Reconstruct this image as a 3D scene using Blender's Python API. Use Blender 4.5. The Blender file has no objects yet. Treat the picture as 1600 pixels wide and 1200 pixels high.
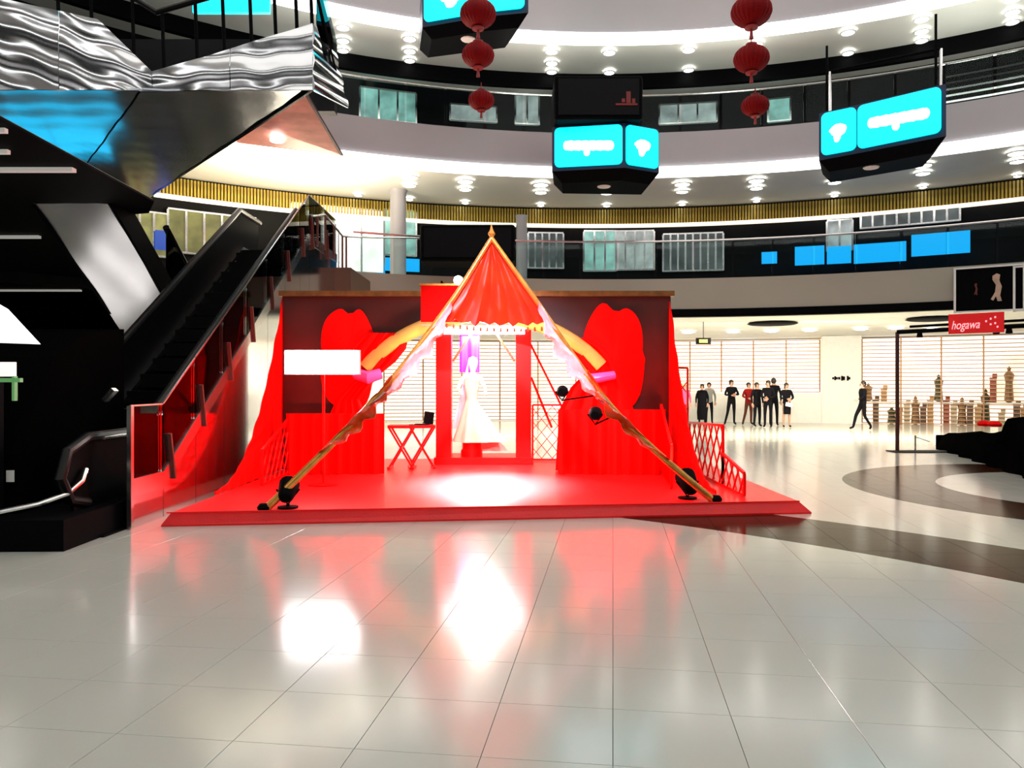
import bpy, bmesh, math, random
from mathutils import Vector, Matrix
from math import sin, cos, pi, radians as R_, sqrt, atan2
random.seed(7)
S = bpy.context.scene
C = S.collection
# ------------------------------------------------------------------ camera, world, big lights, exposure
F = 1200.0
cam = bpy.data.objects.new('camera', bpy.data.cameras.new('camera'))
C.objects.link(cam)
cam.location = (0, 0, 1.6); cam.rotation_euler = (pi/2, 0, 0)
cam.data.sensor_width = 36; cam.data.lens = 36*F/1600; cam.data.clip_end = 200
S.camera = cam
S.view_settings.view_transform = 'Standard'; S.view_settings.look = 'None'
S.view_settings.gamma = 1; S.view_settings.use_curve_mapping = False
S.view_settings.exposure = 0.0
w = bpy.data.worlds.new('world'); S.world = w; w.use_nodes = True
w.node_tree.nodes['Background'].inputs[0].default_value = (0.9, 0.95, 1, 1)
w.node_tree.nodes['Background'].inputs[1].default_value = 0.15

def lamp(name, kind, loc, energy, color=(1, 1, 1), target=None, size=1.0, spot=60, blend=.5, sy=None):
    l = bpy.data.lights.new(name, kind); l.energy = energy; l.color = color
    if kind == 'AREA':
        l.size = size
        if sy: l.shape = 'RECTANGLE'; l.size_y = sy
        else: l.shape = 'DISK'
    elif kind == 'SPOT':
        l.spot_size = R_(spot); l.spot_blend = blend; l.shadow_soft_size = size
    else: l.shadow_soft_size = size
    o = bpy.data.objects.new(name, l); C.objects.link(o); o.location = loc
    if target is not None:
        o.rotation_euler = (Vector(target)-Vector(loc)).to_track_quat('-Z', 'Y').to_euler()
    return o
lamp('roof_light', 'AREA', (2.7, 4, 16.3), 1950, (1.0, .98, .95), (2.7, 4, 0), 28)
# downlight pools of the ground floor arcade (one soft lamp per row of soffit lights)
for px_, e_ in ((560, 260), (760, 260), (960, 300), (1150, 420), (1320, 620), (1500, 420)):
    y_ = 24.5 - abs(px_-1000)*.004
    lamp('arcade_light', 'AREA', ((px_-800)/F*y_, y_, 3.35), e_, (1, .86, .68), ((px_-800)/F*y_, y_+1.2, 0), 2.2)

# ------------------------------------------------------------------ materials
for k_, px_ in enumerate((560, 850, 1150, 1500)):  # unseen lamps added on the balcony to brighten the soffit above
    lamp('soffit_fill', 'AREA', ((px_-800)/F*20.5, 21.2-abs(px_-1000)*.003, 9.0), 80, (1, 1, .9), ((px_-800)/F*20, 21.0-abs(px_-1000)*.003, 12), 1.6)
MATS = {}
def mat(name, col, rough=.5, metal=0, emit=None, es=1.0, var=.06, scale=6., bump=0, coat=0, bscale=None, stretch=None, spec=None):
    if name in MATS: return MATS[name]
    m = bpy.data.materials.new(name); MATS[name] = m; m.use_nodes = True
    nt = m.node_tree; b = nt.nodes['Principled BSDF']
    b.inputs['Roughness'].default_value = rough; b.inputs['Metallic'].default_value = metal
    b.inputs['Base Color'].default_value = (*col, 1)
    tc = nt.nodes.new('ShaderNodeTexCoord')
    vec = tc.outputs['Object']
    if stretch:
        mp = nt.nodes.new('ShaderNodeMapping'); mp.inputs['Scale'].default_value = stretch
        nt.links.new(vec, mp.inputs[0]); vec = mp.outputs[0]
    if var > 0:
        n = nt.nodes.new('ShaderNodeTexNoise'); n.inputs['Scale'].default_value = scale; n.inputs['Detail'].default_value = 3
        nt.links.new(vec, n.inputs['Vector'])
        r = nt.nodes.new('ShaderNodeValToRGB')
        r.color_ramp.elements[0].position = .3; r.color_ramp.elements[1].position = .7
        r.color_ramp.elements[0].color = (*[c*(1-var) for c in col], 1)
        r.color_ramp.elements[1].color = (*[min(1, c*(1+var)) for c in col], 1)
        nt.links.new(n.outputs[0], r.inputs[0]); nt.links.new(r.outputs[0], b.inputs['Base Color'])
    if bump:
        n2 = nt.nodes.new('ShaderNodeTexNoise'); n2.inputs['Scale'].default_value = bscale or scale*3
        nt.links.new(vec, n2.inputs['Vector'])
        bp = nt.nodes.new('ShaderNodeBump'); bp.inputs['Strength'].default_value = bump; bp.inputs['Distance'].default_value = .02
        nt.links.new(n2.outputs[0], bp.inputs['Height']); nt.links.new(bp.outputs[0], b.inputs['Normal'])
    if spec is not None: b.inputs['Specular IOR Level'].default_value = spec
    if coat:
        b.inputs['Coat Weight'].default_value = coat; b.inputs['Coat Roughness'].default_value = .12
    if emit:
        b.inputs['Emission Color'].default_value = (*emit, 1); b.inputs['Emission Strength'].default_value = es
    return m

def glass_mat(name, tint=(.8, .95, .92), mixf=.12):
    m = bpy.data.materials.new(name); m.use_nodes = True; nt = m.node_tree; nt.nodes.clear()
    o = nt.nodes.new('ShaderNodeOutputMaterial'); mx = nt.nodes.new('ShaderNodeMixShader')
    t = nt.nodes.new('ShaderNodeBsdfTransparent'); t.inputs[0].default_value = (*tint, 1)
    g = nt.nodes.new('ShaderNodeBsdfGlossy'); g.inputs['Roughness'].default_value = .02
    fr = nt.nodes.new('ShaderNodeFresnel'); fr.inputs[0].default_value = 1.18
    ad = nt.nodes.new('ShaderNodeMath'); ad.operation = 'ADD'; ad.inputs[1].default_value = mixf
    nt.links.new(fr.outputs[0], ad.inputs[0]); nt.links.new(ad.outputs[0], mx.inputs[0])
    nt.links.new(t.outputs[0], mx.inputs[1]); nt.links.new(g.outputs[0], mx.inputs[2]); nt.links.new(mx.outputs[0], o.inputs[0])
    MATS[name] = m; return m

def floor_mat():
    m = bpy.data.materials.new('floor_tile'); m.use_nodes = True; nt = m.node_tree; b = nt.nodes['Principled BSDF']
    N = nt.nodes.new; L = nt.links.new
    geo = N('ShaderNodeNewGeometry')
    def ring(cx, cy, r0, r1):
        d = N('ShaderNodeVectorMath'); d.operation = 'SUBTRACT'; d.inputs[1].default_value = (cx, cy, 0); L(geo.outputs['Position'], d.inputs[0])
        fl = N('ShaderNodeVectorMath'); fl.operation = 'MULTIPLY'; fl.inputs[1].default_value = (1, 1, 0); L(d.outputs[0], fl.inputs[0])
        ln = N('ShaderNodeVectorMath'); ln.operation = 'LENGTH'; L(fl.outputs[0], ln.inputs[0])
        a = N('ShaderNodeMath'); a.operation = 'GREATER_THAN'; a.inputs[1].default_value = r0; L(ln.outputs['Value'], a.inputs[0])
        c = N('ShaderNodeMath'); c.operation = 'LESS_THAN'; c.inputs[1].default_value = r1; L(ln.outputs['Value'], c.inputs[0])
        x = N('ShaderNodeMath'); x.operation = 'MULTIPLY'; L(a.outputs[0], x.inputs[0]); L(c.outputs[0], x.inputs[1]); return x.outputs[0]
    n = N('ShaderNodeTexNoise'); n.inputs['Scale'].default_value = .9; n.inputs['Detail'].default_value = 4; L(geo.outputs['Position'], n.inputs['Vector'])
    base = N('ShaderNodeMixRGB'); base.inputs[1].default_value = (.43, .45, .40, 1); base.inputs[2].default_value = (.50, .51, .47, 1); L(n.outputs[0], base.inputs[0])
    r1 = ring(-6, -.4, 12.05, 13.45); r2 = ring(9.2, 11.4, 2.55, 3.95)
    s = N('ShaderNodeMath'); s.operation = 'MAXIMUM'; L(r1, s.inputs[0]); L(r2, s.inputs[1])
    mx = N('ShaderNodeMixRGB'); mx.inputs[2].default_value = (.030, .009, .004, 1); L(s.outputs[0], mx.inputs[0]); L(base.outputs[0], mx.inputs[1])
    L(mx.outputs[0], b.inputs['Base Color'])
    sp = N('ShaderNodeMath'); sp.operation = 'MULTIPLY_ADD'; sp.inputs[1].default_value = -.47; sp.inputs[2].default_value = .5; L(s.outputs[0], sp.inputs[0]); L(sp.outputs[0], b.inputs['Specular IOR Level'])
    b.inputs['Roughness'].default_value = .15; b.inputs['IOR'].default_value = 1.52
    MATS['floor_tile'] = m; return m

M_floor = floor_mat()
M_grout = mat('grout', (.20, .20, .18), .8)
M_fascia = mat('fascia_paint', (.42, .41, .44), .35, var=.04, scale=.6)
M_fascia2 = mat('fascia_beige', (.38, .36, .30), .35, var=.05, scale=.6)
M_soffit = mat('soffit_white', (.74, .74, .68), .5, var=.03, scale=.8)
M_strip = mat('led_strip', (1, 1, 1), .5, emit=(1, 1, .98), es=3.6, var=0)
M_warm = mat('warm_strip', (1, 1, 1), .5, emit=(1, .88, .65), es=1.3, var=0)
M_black = mat('black_paint', (.0025, .0025, .003), .6, var=.1, spec=.03)
M_blackwall = mat('dark_wall', (.002, .002, .002), .8, var=.2, scale=.7, spec=0)
M_rubber = mat('black_rubber', (.003, .003, .003), .35, var=.1, spec=.25)
M_darkshop = mat('dark_shop', (.007, .007, .008), .6, var=.5, scale=.8, spec=.1)
M_gold = mat('gold_slat', (.50, .36, .05), .35, metal=.2, var=.35, scale=2.5)
M_goldback = mat('gold_back', (.14, .07, .012), .6, var=.3)
M_steel = mat('polished_steel', (.74, .76, .78), .12, metal=1, var=.03, scale=1)
M_chrome = mat('brushed_chrome', (.75, .75, .74), .2, metal=1, var=.05)
M_glass = glass_mat('clear_glass', (.85, .93, .92), .0)
M_dglass = glass_mat('smoked_glass', (.25, .27, .27), .05)
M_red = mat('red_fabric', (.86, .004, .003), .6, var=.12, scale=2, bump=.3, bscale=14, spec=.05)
M_redgloss = mat('red_lacquer', (.85, .003, .003), .35, var=.05, coat=.06, spec=.2)
M_darkred = mat('maroon_panel', (.05, .004, .002), .5, var=.35, scale=1.2)
M_carpet = mat('red_carpet', (.86, .004, .006), .38, var=.08, scale=3, bump=.15, bscale=60, coat=.10)
M_orange = mat('orange_satin', (.9, .07, .006), .3, var=.3, scale=5, coat=.5)
M_gable = mat('gable_satin', (.9, .03, .003), .35, var=.35, scale=4, coat=.4)
M_goldlac = mat('gold_lacquer', (.75, .36, .07), .25, metal=.6, var=.25, scale=8)
M_pink = mat('pink_satin', (1, .62, .66), .25, var=.2, scale=6, coat=.6)
M_led = mat('led_panel', (1, 1, 1), .5, emit=(1, 1, 1), es=26, var=0)
M_led2 = mat('led_tube', (1, 1, 1), .5, emit=(1, .93, .97), es=22, var=0)
M_down = mat('downlight_lens', (1, 1, 1), .5, emit=(1, .98, .9), es=9, var=0)
M_dim = mat('dim_linear_lens', (.8, .8, .8), .5, emit=(.75, .74, .66), es=.32, var=0)
M_cyan = mat('cyan_screen', (0, .2, .25), .4, emit=(0, .86, 1), es=1.5, var=0)
M_cyan2 = mat('blue_glass_glow', (0, .1, .25), .4, emit=(0, .42, .95), es=1.1, var=0)
M_white_e = mat('white_print_lit', (1, 1, 1), .4, emit=(1, 1, 1), es=2.5, var=0)
M_lant = mat('lantern_silk', (.17, .002, .003), .6, var=.15, scale=4, spec=.1)
M_lantgold = mat('lantern_tassel', (.30, .008, .008), .5, var=.2)
M_wgloss = mat('white_paint', (.85, .85, .82), .4, var=.03)
M_grey = mat('grey_paint', (.35, .35, .35), .5, var=.1)
M_pinklit = mat('pink_lit_cladding', (.62, .24, .20), .35, var=.3, scale=1.5, stretch=(1, 1, 5))

# ------------------------------------------------------------------ mesh helpers
class MB:
    def __init__(s): s.v = []; s.f = []; s.m = []
    def add(s, vs, fs, mi=0):
        o = len(s.v); s.v += [tuple(v) for v in vs]; s.f += [tuple(i+o for i in f) for f in fs]; s.m += [mi]*len(fs); return s
    def box(s, c, d, rz=0, mi=0, rot=None):
        M = rot if rot is not None else Matrix.Rotation(rz, 3, 'Z')
        vs = []
        for sx in (-.5, .5):
            for sy in (-.5, .5):
                for sz in (-.5, .5): vs.append(Vector(c)+M@Vector((sx*d[0], sy*d[1], sz*d[2])))
        return s.add(vs, [(0, 1, 3, 2), (4, 6, 7, 5), (0, 4, 5, 1), (2, 3, 7, 6), (0, 2, 6, 4), (1, 5, 7, 3)], mi)
    def bar(s, a, b, wd, th, mi=0, up=(0, 0, 1)):
        a = Vector(a); b = Vector(b); d = b-a; L = d.length; z = d.normalized()
        x = z.cross(Vector(up)); x = x.normalized() if x.length > 1e-4 else Vector((1, 0, 0)); y = z.cross(x)
        M = Matrix((x, y, z)).transposed()
        return s.box((a+b)/2, (wd, th, L), rot=M, mi=mi)
    def tube(s, pts, r, n=10, mi=0, cap=True):
        pts = [Vector(p) for p in pts]; rs = r if isinstance(r, (list, tuple)) else [r]*len(pts)
        vs = []; prev = None
        for i, p in enumerate(pts):
            d = (pts[min(i+1, len(pts)-1)]-pts[max(i-1, 0)]).normalized()
            x = prev-d*prev.dot(d) if prev is not None else d.cross(Vector((0, 0, 1)))
            if x.length < 1e-3: x = d.cross(Vector((0, 1, 0)))
            x.normalize(); prev = x; y = d.cross(x)
            for k in range(n): vs.append(p+(x*cos(2*pi*k/n)+y*sin(2*pi*k/n))*rs[i])
        fs = [(i*n+k, i*n+(k+1) % n, (i+1)*n+(k+1) % n, (i+1)*n+k) for i in range(len(pts)-1) for k in range(n)]
        if cap: fs += [tuple(range(n))[::-1], tuple((len(pts)-1)*n+k for k in range(n))]
        return s.add(vs, fs, mi)
    def lathe(s, prof, c=(0, 0, 0), n=16, mi=0):
        vs = [(c[0]+r*cos(2*pi*k/n), c[1]+r*sin(2*pi*k/n), c[2]+z) for r, z in prof for k in range(n)]
        fs = [(i*n+k, i*n+(k+1) % n, (i+1)*n+(k+1) % n, (i+1)*n+k) for i in range(len(prof)-1) for k in range(n)]
        if prof[0][0] > 1e-4: fs.append(tuple(range(n))[::-1])
        if prof[-1][0] > 1e-4: fs.append(tuple((len(prof)-1)*n+k for k in range(n)))
        return s.add(vs, fs, mi)
    def prism(s, poly, vec, mi=0):
        n = len(poly); vs = [Vector(p) for p in poly]+[Vector(p)+Vector(vec) for p in poly]
        fs = [tuple(range(n)), tuple(range(2*n-1, n-1, -1))]+[(i, i+n, (i+1) % n+n, (i+1) % n) for i in range(n)]
        return s.add(vs, fs, mi)
    def sweep(s, prof, cx, cy, a0, a1, n, mi=0, caps=True):   # closed (r,z) section swept round a vertical axis
        m = len(prof); full = abs(a1-a0) > 2*pi-1e-4; k1 = n if full else n+1
        vs = [(cx+r*cos(a0+(a1-a0)*k/n), cy+r*sin(a0+(a1-a0)*k/n), z) for k in range(k1) for r, z in prof]
        fs = [(k*m+i, k*m+(i+1) % m, ((k+1) % k1)*m+(i+1) % m, ((k+1) % k1)*m+i) for k in range(n) for i in range(m)]
        if not full and caps: fs += [tuple(range(m))[::-1], tuple(n*m+i for i in range(m))]
        return s.add(vs, fs, mi)
    def sheet(s, grid, th=(0, .02, 0), mi=0):                   # grid of points given thickness th
        r = len(grid); c = len(grid[0]); T = Vector(th)
        vs = [Vector(p) for row in grid for p in row]; vs += [v+T for v in vs]; K = r*c
        fs = []
        for i in range(r-1):
            for j in range(c-1):
                a, b, d, e = i*c+j, i*c+j+1, (i+1)*c+j+1, (i+1)*c+j
                fs += [(a, b, d, e), (a+K, e+K, d+K, b+K)]
        for i in range(r-1):
            for j in (0, c-1): a = i*c+j; b = a+c; fs.append((a, b, b+K, a+K))
        for j in range(c-1):
            for i in (0, r-1): a = i*c+j; b = a+1; fs.append((a, b, b+K, a+K))
        return s.add(vs, fs, mi)
    def mesh(s, name, mats, smooth=False):
        me = bpy.data.meshes.new(name); me.from_pydata(s.v, [], s.f)
        for m in (mats if isinstance(mats, (list, tuple)) else [mats]): me.materials.append(m)
        for p, mi in zip(me.polygons, s.m): p.material_index = mi; p.use_smooth = smooth
        bm = bmesh.new(); bm.from_mesh(me); bmesh.ops.recalc_face_normals(bm, faces=bm.faces); bm.to_mesh(me); bm.free()
        if smooth:
            try: me.set_sharp_from_angle(angle=R_(35))
            except Exception: pass
        me.update(); return me
    def build(s, name, mats, parent=None, smooth=False, loc=None, rz=0):
        o = bpy.data.objects.new(name, s.mesh(name, mats, smooth)); C.objects.link(o)
        if loc is not None: o.location = loc; o.rotation_euler = (0, 0, rz)
        if parent is not None: o.parent = parent
        return o
def center(o):
    """move a top-level mesh object's origin to the base centre of its geometry"""
    vs = [v.co for v in o.data.vertices]
    c = Vector(((min(v.x for v in vs)+max(v.x for v in vs))/2, (min(v.y for v in vs)+max(v.y for v in vs))/2, min(v.z for v in vs)))
    o.data.transform(Matrix.Translation(-c)); o.location = o.matrix_basis @ c
    return o
def tag(o, label, cat, group=None, kind=None):
    o['label'] = label; o['category'] = cat
    if group: o['group'] = group
    if kind: o['kind'] = kind
    return o
def struct(o): o['kind'] = 'structure'; return o
def thing(name, label, cat, loc=(0, 0, 0), rz=0, group=None):
    o = bpy.data.objects.new(name, None); C.objects.link(o); o.location = loc; o.rotation_euler = (0, 0, rz)
    o.empty_display_size = .2
    return tag(o, label, cat, group)
def part(name, mb, m, parent, smooth=False):          # world-space geometry parented to a located Empty
    o = mb.build(name, m, None, smooth)
    M = Matrix.Translation(parent.location) @ parent.rotation_euler.to_matrix().to_4x4()
    o.data.transform(M.inverted()); o.parent = parent
    return o
def sub(name, mb, m, p, root, smooth=False):          # sub-part of part p of thing root (p at identity under root)
    o = part(name, mb, m, root, smooth); o.parent = p; return o
def P(px, py, Y): return Vector(((px-800)/F*Y, Y, 1.6-(py-600)/F*Y))
CX, CY = 2.7, 5.0
def ring_at(px, R, cx=CX, cy=CY):
    k = (px-800)/F; a = 1+k*k; b = -2*(k*cx+cy); c = cx*cx+cy*cy-R*R
    Y = (-b+sqrt(b*b-4*a*c))/(2*a); X = k*Y
    return X, Y, atan2(Y-cy, X-cx)
def pol(a, r, z=0): return Vector((CX+r*cos(a), CY+r*sin(a), z))
def at_px(px, R): return ring_at(px, R)[2]

# ------------------------------------------------------------------ floor: base, individual tiles, the rest joined
fl = MB(); fl.box((2, 8, -.06), (70, 70, .08))
floor = struct(fl.build('floor', M_grout))
TH = math.atan(158/1200); TS = .563
ux, uy = Vector((cos(TH), -sin(TH), 0)), Vector((sin(TH), cos(TH), 0))
anchor = Vector((.497, 3.78, 0)); G = .0028
def tilegeo(mb, c, s=TS):
    h = s/2-G/2; b = .0008
    vs = []
    for hh, z in ((h, -.02), (h, -b), (h-b, 0)):
        for sx, sy in ((-1, -1), (1, -1), (1, 1), (-1, 1)): vs.append(c+ux*sx*hh+uy*sy*hh+Vector((0, 0, z)))
    fs = [(8, 9, 10, 11)]
    for l in (0, 4): fs += [(l+i, l+(i+1) % 4, l+4+(i+1) % 4, l+4+i) for i in range(4)]
    mb.add(vs, fs)
tm = MB(); tilegeo(tm, Vector((0, 0, 0))); tile_me = tm.mesh('tile', M_floor)
cells = []
for i in range(-58, 60):
    for j in range(-30, 62):
        c = anchor+ux*(i+.5)*TS+uy*(j+.5)*TS
        if (c.x-CX)**2+(c.y-CY)**2 > 29.5**2: continue
        vis = c.y > 2.6 and abs(c.x)/c.y < .72
        cells.append((0 if vis else 1, c.y*c.y+c.x*c.x*.3, c))
cells.sort(key=lambda t: (t[0], t[1]))
rest = MB()
for k, (v, d, c) in enumerate(cells):
    if k < 300:
        o = bpy.data.objects.new('floor_tile', tile_me); C.objects.link(o); o.location = c; o.parent = floor
    else: tilegeo(rest, c)
ro = rest.build('floor_tiles', M_floor, floor); ro['kind'] = 'stuff'

# ------------------------------------------------------------------ the round atrium: slabs, soffits, fascias, strips
RI, RO = 17.0, 21.25
def ringsect(name, prof, m, a0=0, a1=2*pi, n=128, smooth=True):
    return struct(MB().sweep(prof, CX, CY, a0, a1, n).build(name, m, None, smooth))
A_L2 = (at_px(548, RI), at_px(1900, RI))      # level two: the escalator landing cuts it on the left
levels = [(3.51, 4.6), (7.55, 8.78), (11.4, 12.7), (15.3, 16.6)]
for k, (z0, z1) in enumerate(levels):
    a0, a1 = (0, 2*pi) if k else (-pi*.55, at_px(548, RI))
    ringsect('trim_%d' % (k+1), [(RI, z0+.22), (RI+.12, z0+.22), (RI+.12, z1), (RI, z1)], M_fascia2 if k == 0 else M_fascia, a0, a1)
    ringsect('ceiling_%d' % (k+1), [(RI+.25, z0+.05), (30, z0+.05), (30, z0+.35), (RI+.25, z0+.35)], M_soffit, a0, a1)
    ringsect('floor_%d' % (k+1), [(RI+.12, z1-.5), (30, z1-.5), (30, z1-.35), (RI+.12, z1-.35)], M_grey, a0, a1)
    if k:
        ringsect('trim_%d' % (k+10), [(RI-.06, z0), (RI+.25, z0), (RI+.25, z0+.24), (RI-.06, z0+.24)], M_strip, a0, a1)
    else:
        ringsect('trim_%d' % (k+10), [(RI-.03, z0+.0), (RI+.25, z0+.0), (RI+.25, z0+.22), (RI-.03, z0+.22)], M_black, a0, a1)
# dark bulkhead at the outer edge of the level four soffit
ringsect('trim_20', [(19.4, 11.0), (19.6, 11.0), (19.6, 11.5), (19.4, 11.5)], M_black, R_(15), R_(165))
# roof with skylight ribs
struct(MB().lathe([(0, 16.7), (31, 16.7), (31, 17.0), (0, 17.0)], (CX, CY, 0), 64).build('ceiling_roof', M_soffit))
# outer shop walls of the upper levels
ringsect('wall_upper_shops', [(RO, 8.2), (RO+.3, 8.2), (RO+.3, 11.5), (RO, 11.5)], M_darkshop)
ringsect('wall_top_shops', [(RO, 12.3), (RO+.3, 12.3), (RO+.3, 15.4), (RO, 15.4)], M_darkshop)
ringsect('wall_middle_shops', [(RO, 4.2), (RO+.3, 4.2), (RO+.3, 7.6), (RO, 7.6)], M_darkshop)
ringsect('wall_ground', [(30.2, -.02), (30.6, -.02), (30.6, 3.9), (30.2, 3.9)], M_blackwall)

# golden slat band above the level two shops: each slat its own piece on the visible arc
band = MB().sweep([(RO-.06, 7.03), (RO-.01, 7.03), (RO-.01, 7.54), (RO-.06, 7.54)], CX, CY, at_px(1650, RO), at_px(240, RO), 60)
bo = tag(band.build('slat_frieze', M_goldback), 'long curved band of golden vertical slats above the second level shops', 'wall panelling')
slat_me = MB().box((0, 0, 0), (.05, .07, .50)).mesh('slat', M_gold)
aA, aB = at_px(1650, RO), at_px(240, RO); ns = 290
for k in range(ns):
    a = aA+(aB-aA)*(k+.5)/ns
    o = bpy.data.objects.new('slat', slat_me); C.objects.link(o); o.location = pol(a, RO-.1, 7.285)
    o.rotation_euler = (0, 0, a-pi/2); o.parent = bo
ringsect('trim_21', [(RO-.22, 6.93), (RO-.0, 6.93), (RO-.0, 7.02), (RO-.22, 7.02)], M_warm, at_px(1650, RO), at_px(240, RO), 80)

# glass balustrades: handrail + panels
def balustrade(z0, px0, px1, label, n):
    a0, a1 = at_px(px1, RI), at_px(px0, RI)
    am = (a0+a1)/2
    t = thing('glass_balustrade', label, 'railing', pol(am, RI+.06, z0))
    mb = MB().tube([pol(a0+(a1-a0)*k/60, RI+.06, z0+1.08) for k in range(61)], .03, 8)
    part('handrail', mb, M_chrome, t, True)
    for k in range(n):
        b0 = a0+(a1-a0)*(k+.03)/n; b1 = a0+(a1-a0)*(k+.97)/n
        mb = MB().prism([pol(b0, RI+.05, z0-.02), pol(b1, RI+.05, z0-.02), pol(b1, RI+.05, z0+1.05), pol(b0, RI+.05, z0+1.05)], (0, .012, 0))
        part('glass_panel', mb, M_glass, t)
balustrade(4.6, 552, 1640, 'clear glass railing along the lowest balcony above the ground floor shops', 17)
balustrade(8.78, 505, 1640, 'clear glass railing along the middle balcony beside the two cyan screens', 17)

# downlights in the soffits
ORD = ['first', 'second', 'third', 'fourth', 'fifth', 'sixth', 'seventh', 'eighth', 'ninth', 'tenth', 'eleventh', 'twelfth']
def downlight(px, R, z, r, label, group):
    X, Y, a = ring_at(px, R)
    t = thing('downlight', label, 'ceiling light', (X, Y, z-.05), 0, group)
    MB().lathe([(r*1.25, 0), (r*1.25, -.025), (r, -.03), (r, 0)], n=14).build('trim_ring', M_wgloss, t)
    MB().lathe([(0, -.05), (r*.6, -.045), (r*.95, -.01), (r*.95, .02), (0, .02)], n=14).build('lens', M_down, t, True)
zz = 11.45
for ci, px in enumerate((536, 640, 862, 952, 1076, 1182, 1325, 1440, 1582)):
    for R, r, rw in ((17.7, .17, 'edge'), (18.5, .17, 'middle'), (19.15, .15, 'inner')):
        if px in (952, 1325, 1076) and R == 18.5: continue
        downlight(px, R, zz, r, 'round downlight in the highest soffit, %s column from the left, %s row' % (ORD[ci], rw), 'downlights in the highest visible soffit')
zz = 7.6
for ci, px in enumerate((560, 640, 727, 845, 948, 1066, 1182, 1304, 1442, 1590)):
    for R, r, rw in ((18.0, .22, 'edge'), (18.9, .18, 'middle'), (20.6, .11, 'inner')):
        downlight(px, R, zz, r, 'round downlight in the soffit above the golden slats, %s column from the left, %s row' % (ORD[ci], rw), 'downlights in the middle soffit')
zz = 3.56
for ci, px in enumerate((700, 790, 1075, 1145, 1205, 1265, 1345, 1400, 1455, 1530)):
    downlight(px, 23.5, zz, .22, 'round warm downlight in the lowest arcade soffit, %s from the left' % ORD[ci], 'downlights of the arcade')
for px in (1207, 1460):
    X, Y, a = ring_at(px, 20.2)
    tag(MB().lathe([(.1, 0), (.72, 0), (.78, -.03), (.7, -.06), (.1, -.06)], n=24).build('air_vent', M_black, None, True, (X, Y, 3.545), a-pi/2),
        'black round air vent in the arcade soffit, %s' % ('above the standing group of people' if px < 1300 else 'beside the red banner sign'), 'vent')

# ------------------------------------------------------------------ ground floor shops
def shopwin(a0px, a1px, name, col, es, R=29.3, z0=0.0, z1=3.5):
    m = bpy.data.materials.new(name+'_light'); m.use_nodes = True; nt = m.node_tree; b = nt.nodes['Principled BSDF']
    tc = nt.nodes.new('ShaderNodeTexCoord'); n = nt.nodes.new('ShaderNodeTexNoise'); n.inputs['Scale'].default_value = .55; n.inputs['Detail'].default_value = 2
    rp = nt.nodes.new('ShaderNodeValToRGB'); rp.color_ramp.elements[0].position = .35; rp.color_ramp.elements[1].position = .62
    rp.color_ramp.elements[0].color = (*col, 1); rp.color_ramp.elements[1].color = (1, .97, .88, 1)
    nt.links.new(tc.outputs['Object'], n.inputs[0]); nt.links.new(n.outputs[0], rp.inputs[0]); nt.links.new(rp.outputs[0], b.inputs['Emission Color'])
    b.inputs['Emission Strength'].default_value = es
    return struct(MB().sweep([(R, z0), (R+.15, z0), (R+.15, z1), (R, z1)], CX, CY, at_px(a1px, R), at_px(a0px, R), 30).build(name, m))
shopwin(430, 1283, 'window_1', (1, .78, .50), 1.25)
shopwin(1345, 1750, 'window_2', (1, .74, .46), 1.15)
def shutter(p0, p1, z0, z1, step, label):
    R = 28.7; a0, a1 = at_px(p1, R), at_px(p0, R)
    t = thing('roller_grille', label, 'shutter', pol((a0+a1)/2, R, z0))
    ms = mat('grille_slat', (.40, .22, .12), .4, metal=.3)
    n = int((z1-z0)/step)
    for k in range(n+1):
        z = z0+k*step
        part('slat', MB().sweep([(R, z), (R+.04, z), (R+.04, z+.035), (R, z+.035)], CX, CY, a0, a1, 16), ms, t)
    for a in [a0+(a1-a0)*k/5 for k in range(6)]:
        part('guide_rail', MB().box(pol(a, R+.05, (z0+z1)/2), (.06, .05, z1-z0), a-pi/2), ms, t)
shutter(600, 900, .02, 3.45, .155, 'roller grille of the lit shop seen behind the bridal booth')
shutter(1030, 1281, 1.25, 3.45, .155, 'roller grille behind the standing group of people')
shutter(1347, 1680, .02, 3.45, .155, 'roller grille of the shop behind the walking man')
# white pier and low white wall
a0, a1 = at_px(1346, 28.2), at_px(1284, 28.2)
pier = struct(MB().sweep([(28.1, 0), (30, 0), (30, 3.55), (28.1, 3.55)], CX, CY, a0, a1, 6).build('wall_pier', M_wgloss))
struct(MB().sweep([(28.2, 0), (28.5, 0), (28.5, 1.22), (28.2, 1.22)], CX, CY, at_px(1284, 28.2), at_px(900, 28.2), 20).build('wall_low', M_wgloss))
lt = MB()
for q, (dx, hh) in enumerate(((-.36, .05), (-.27, .10), (-.2, .05), (-.1, .06), (.02, .12), (.1, .09), (.26, .12), (.33, .06))):
    X, Y, a = ring_at(1315+dx*37, 28.07); lt.box((X, Y, 1.6+9/1200*Y), (.07, .02, hh*1.6), a-pi/2)
lt_o = tag(lt.build('wall_lettering', M_black), 'tiny row of dark lettering on the white pier between the shops', 'lettering'); center(lt_o)
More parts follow.
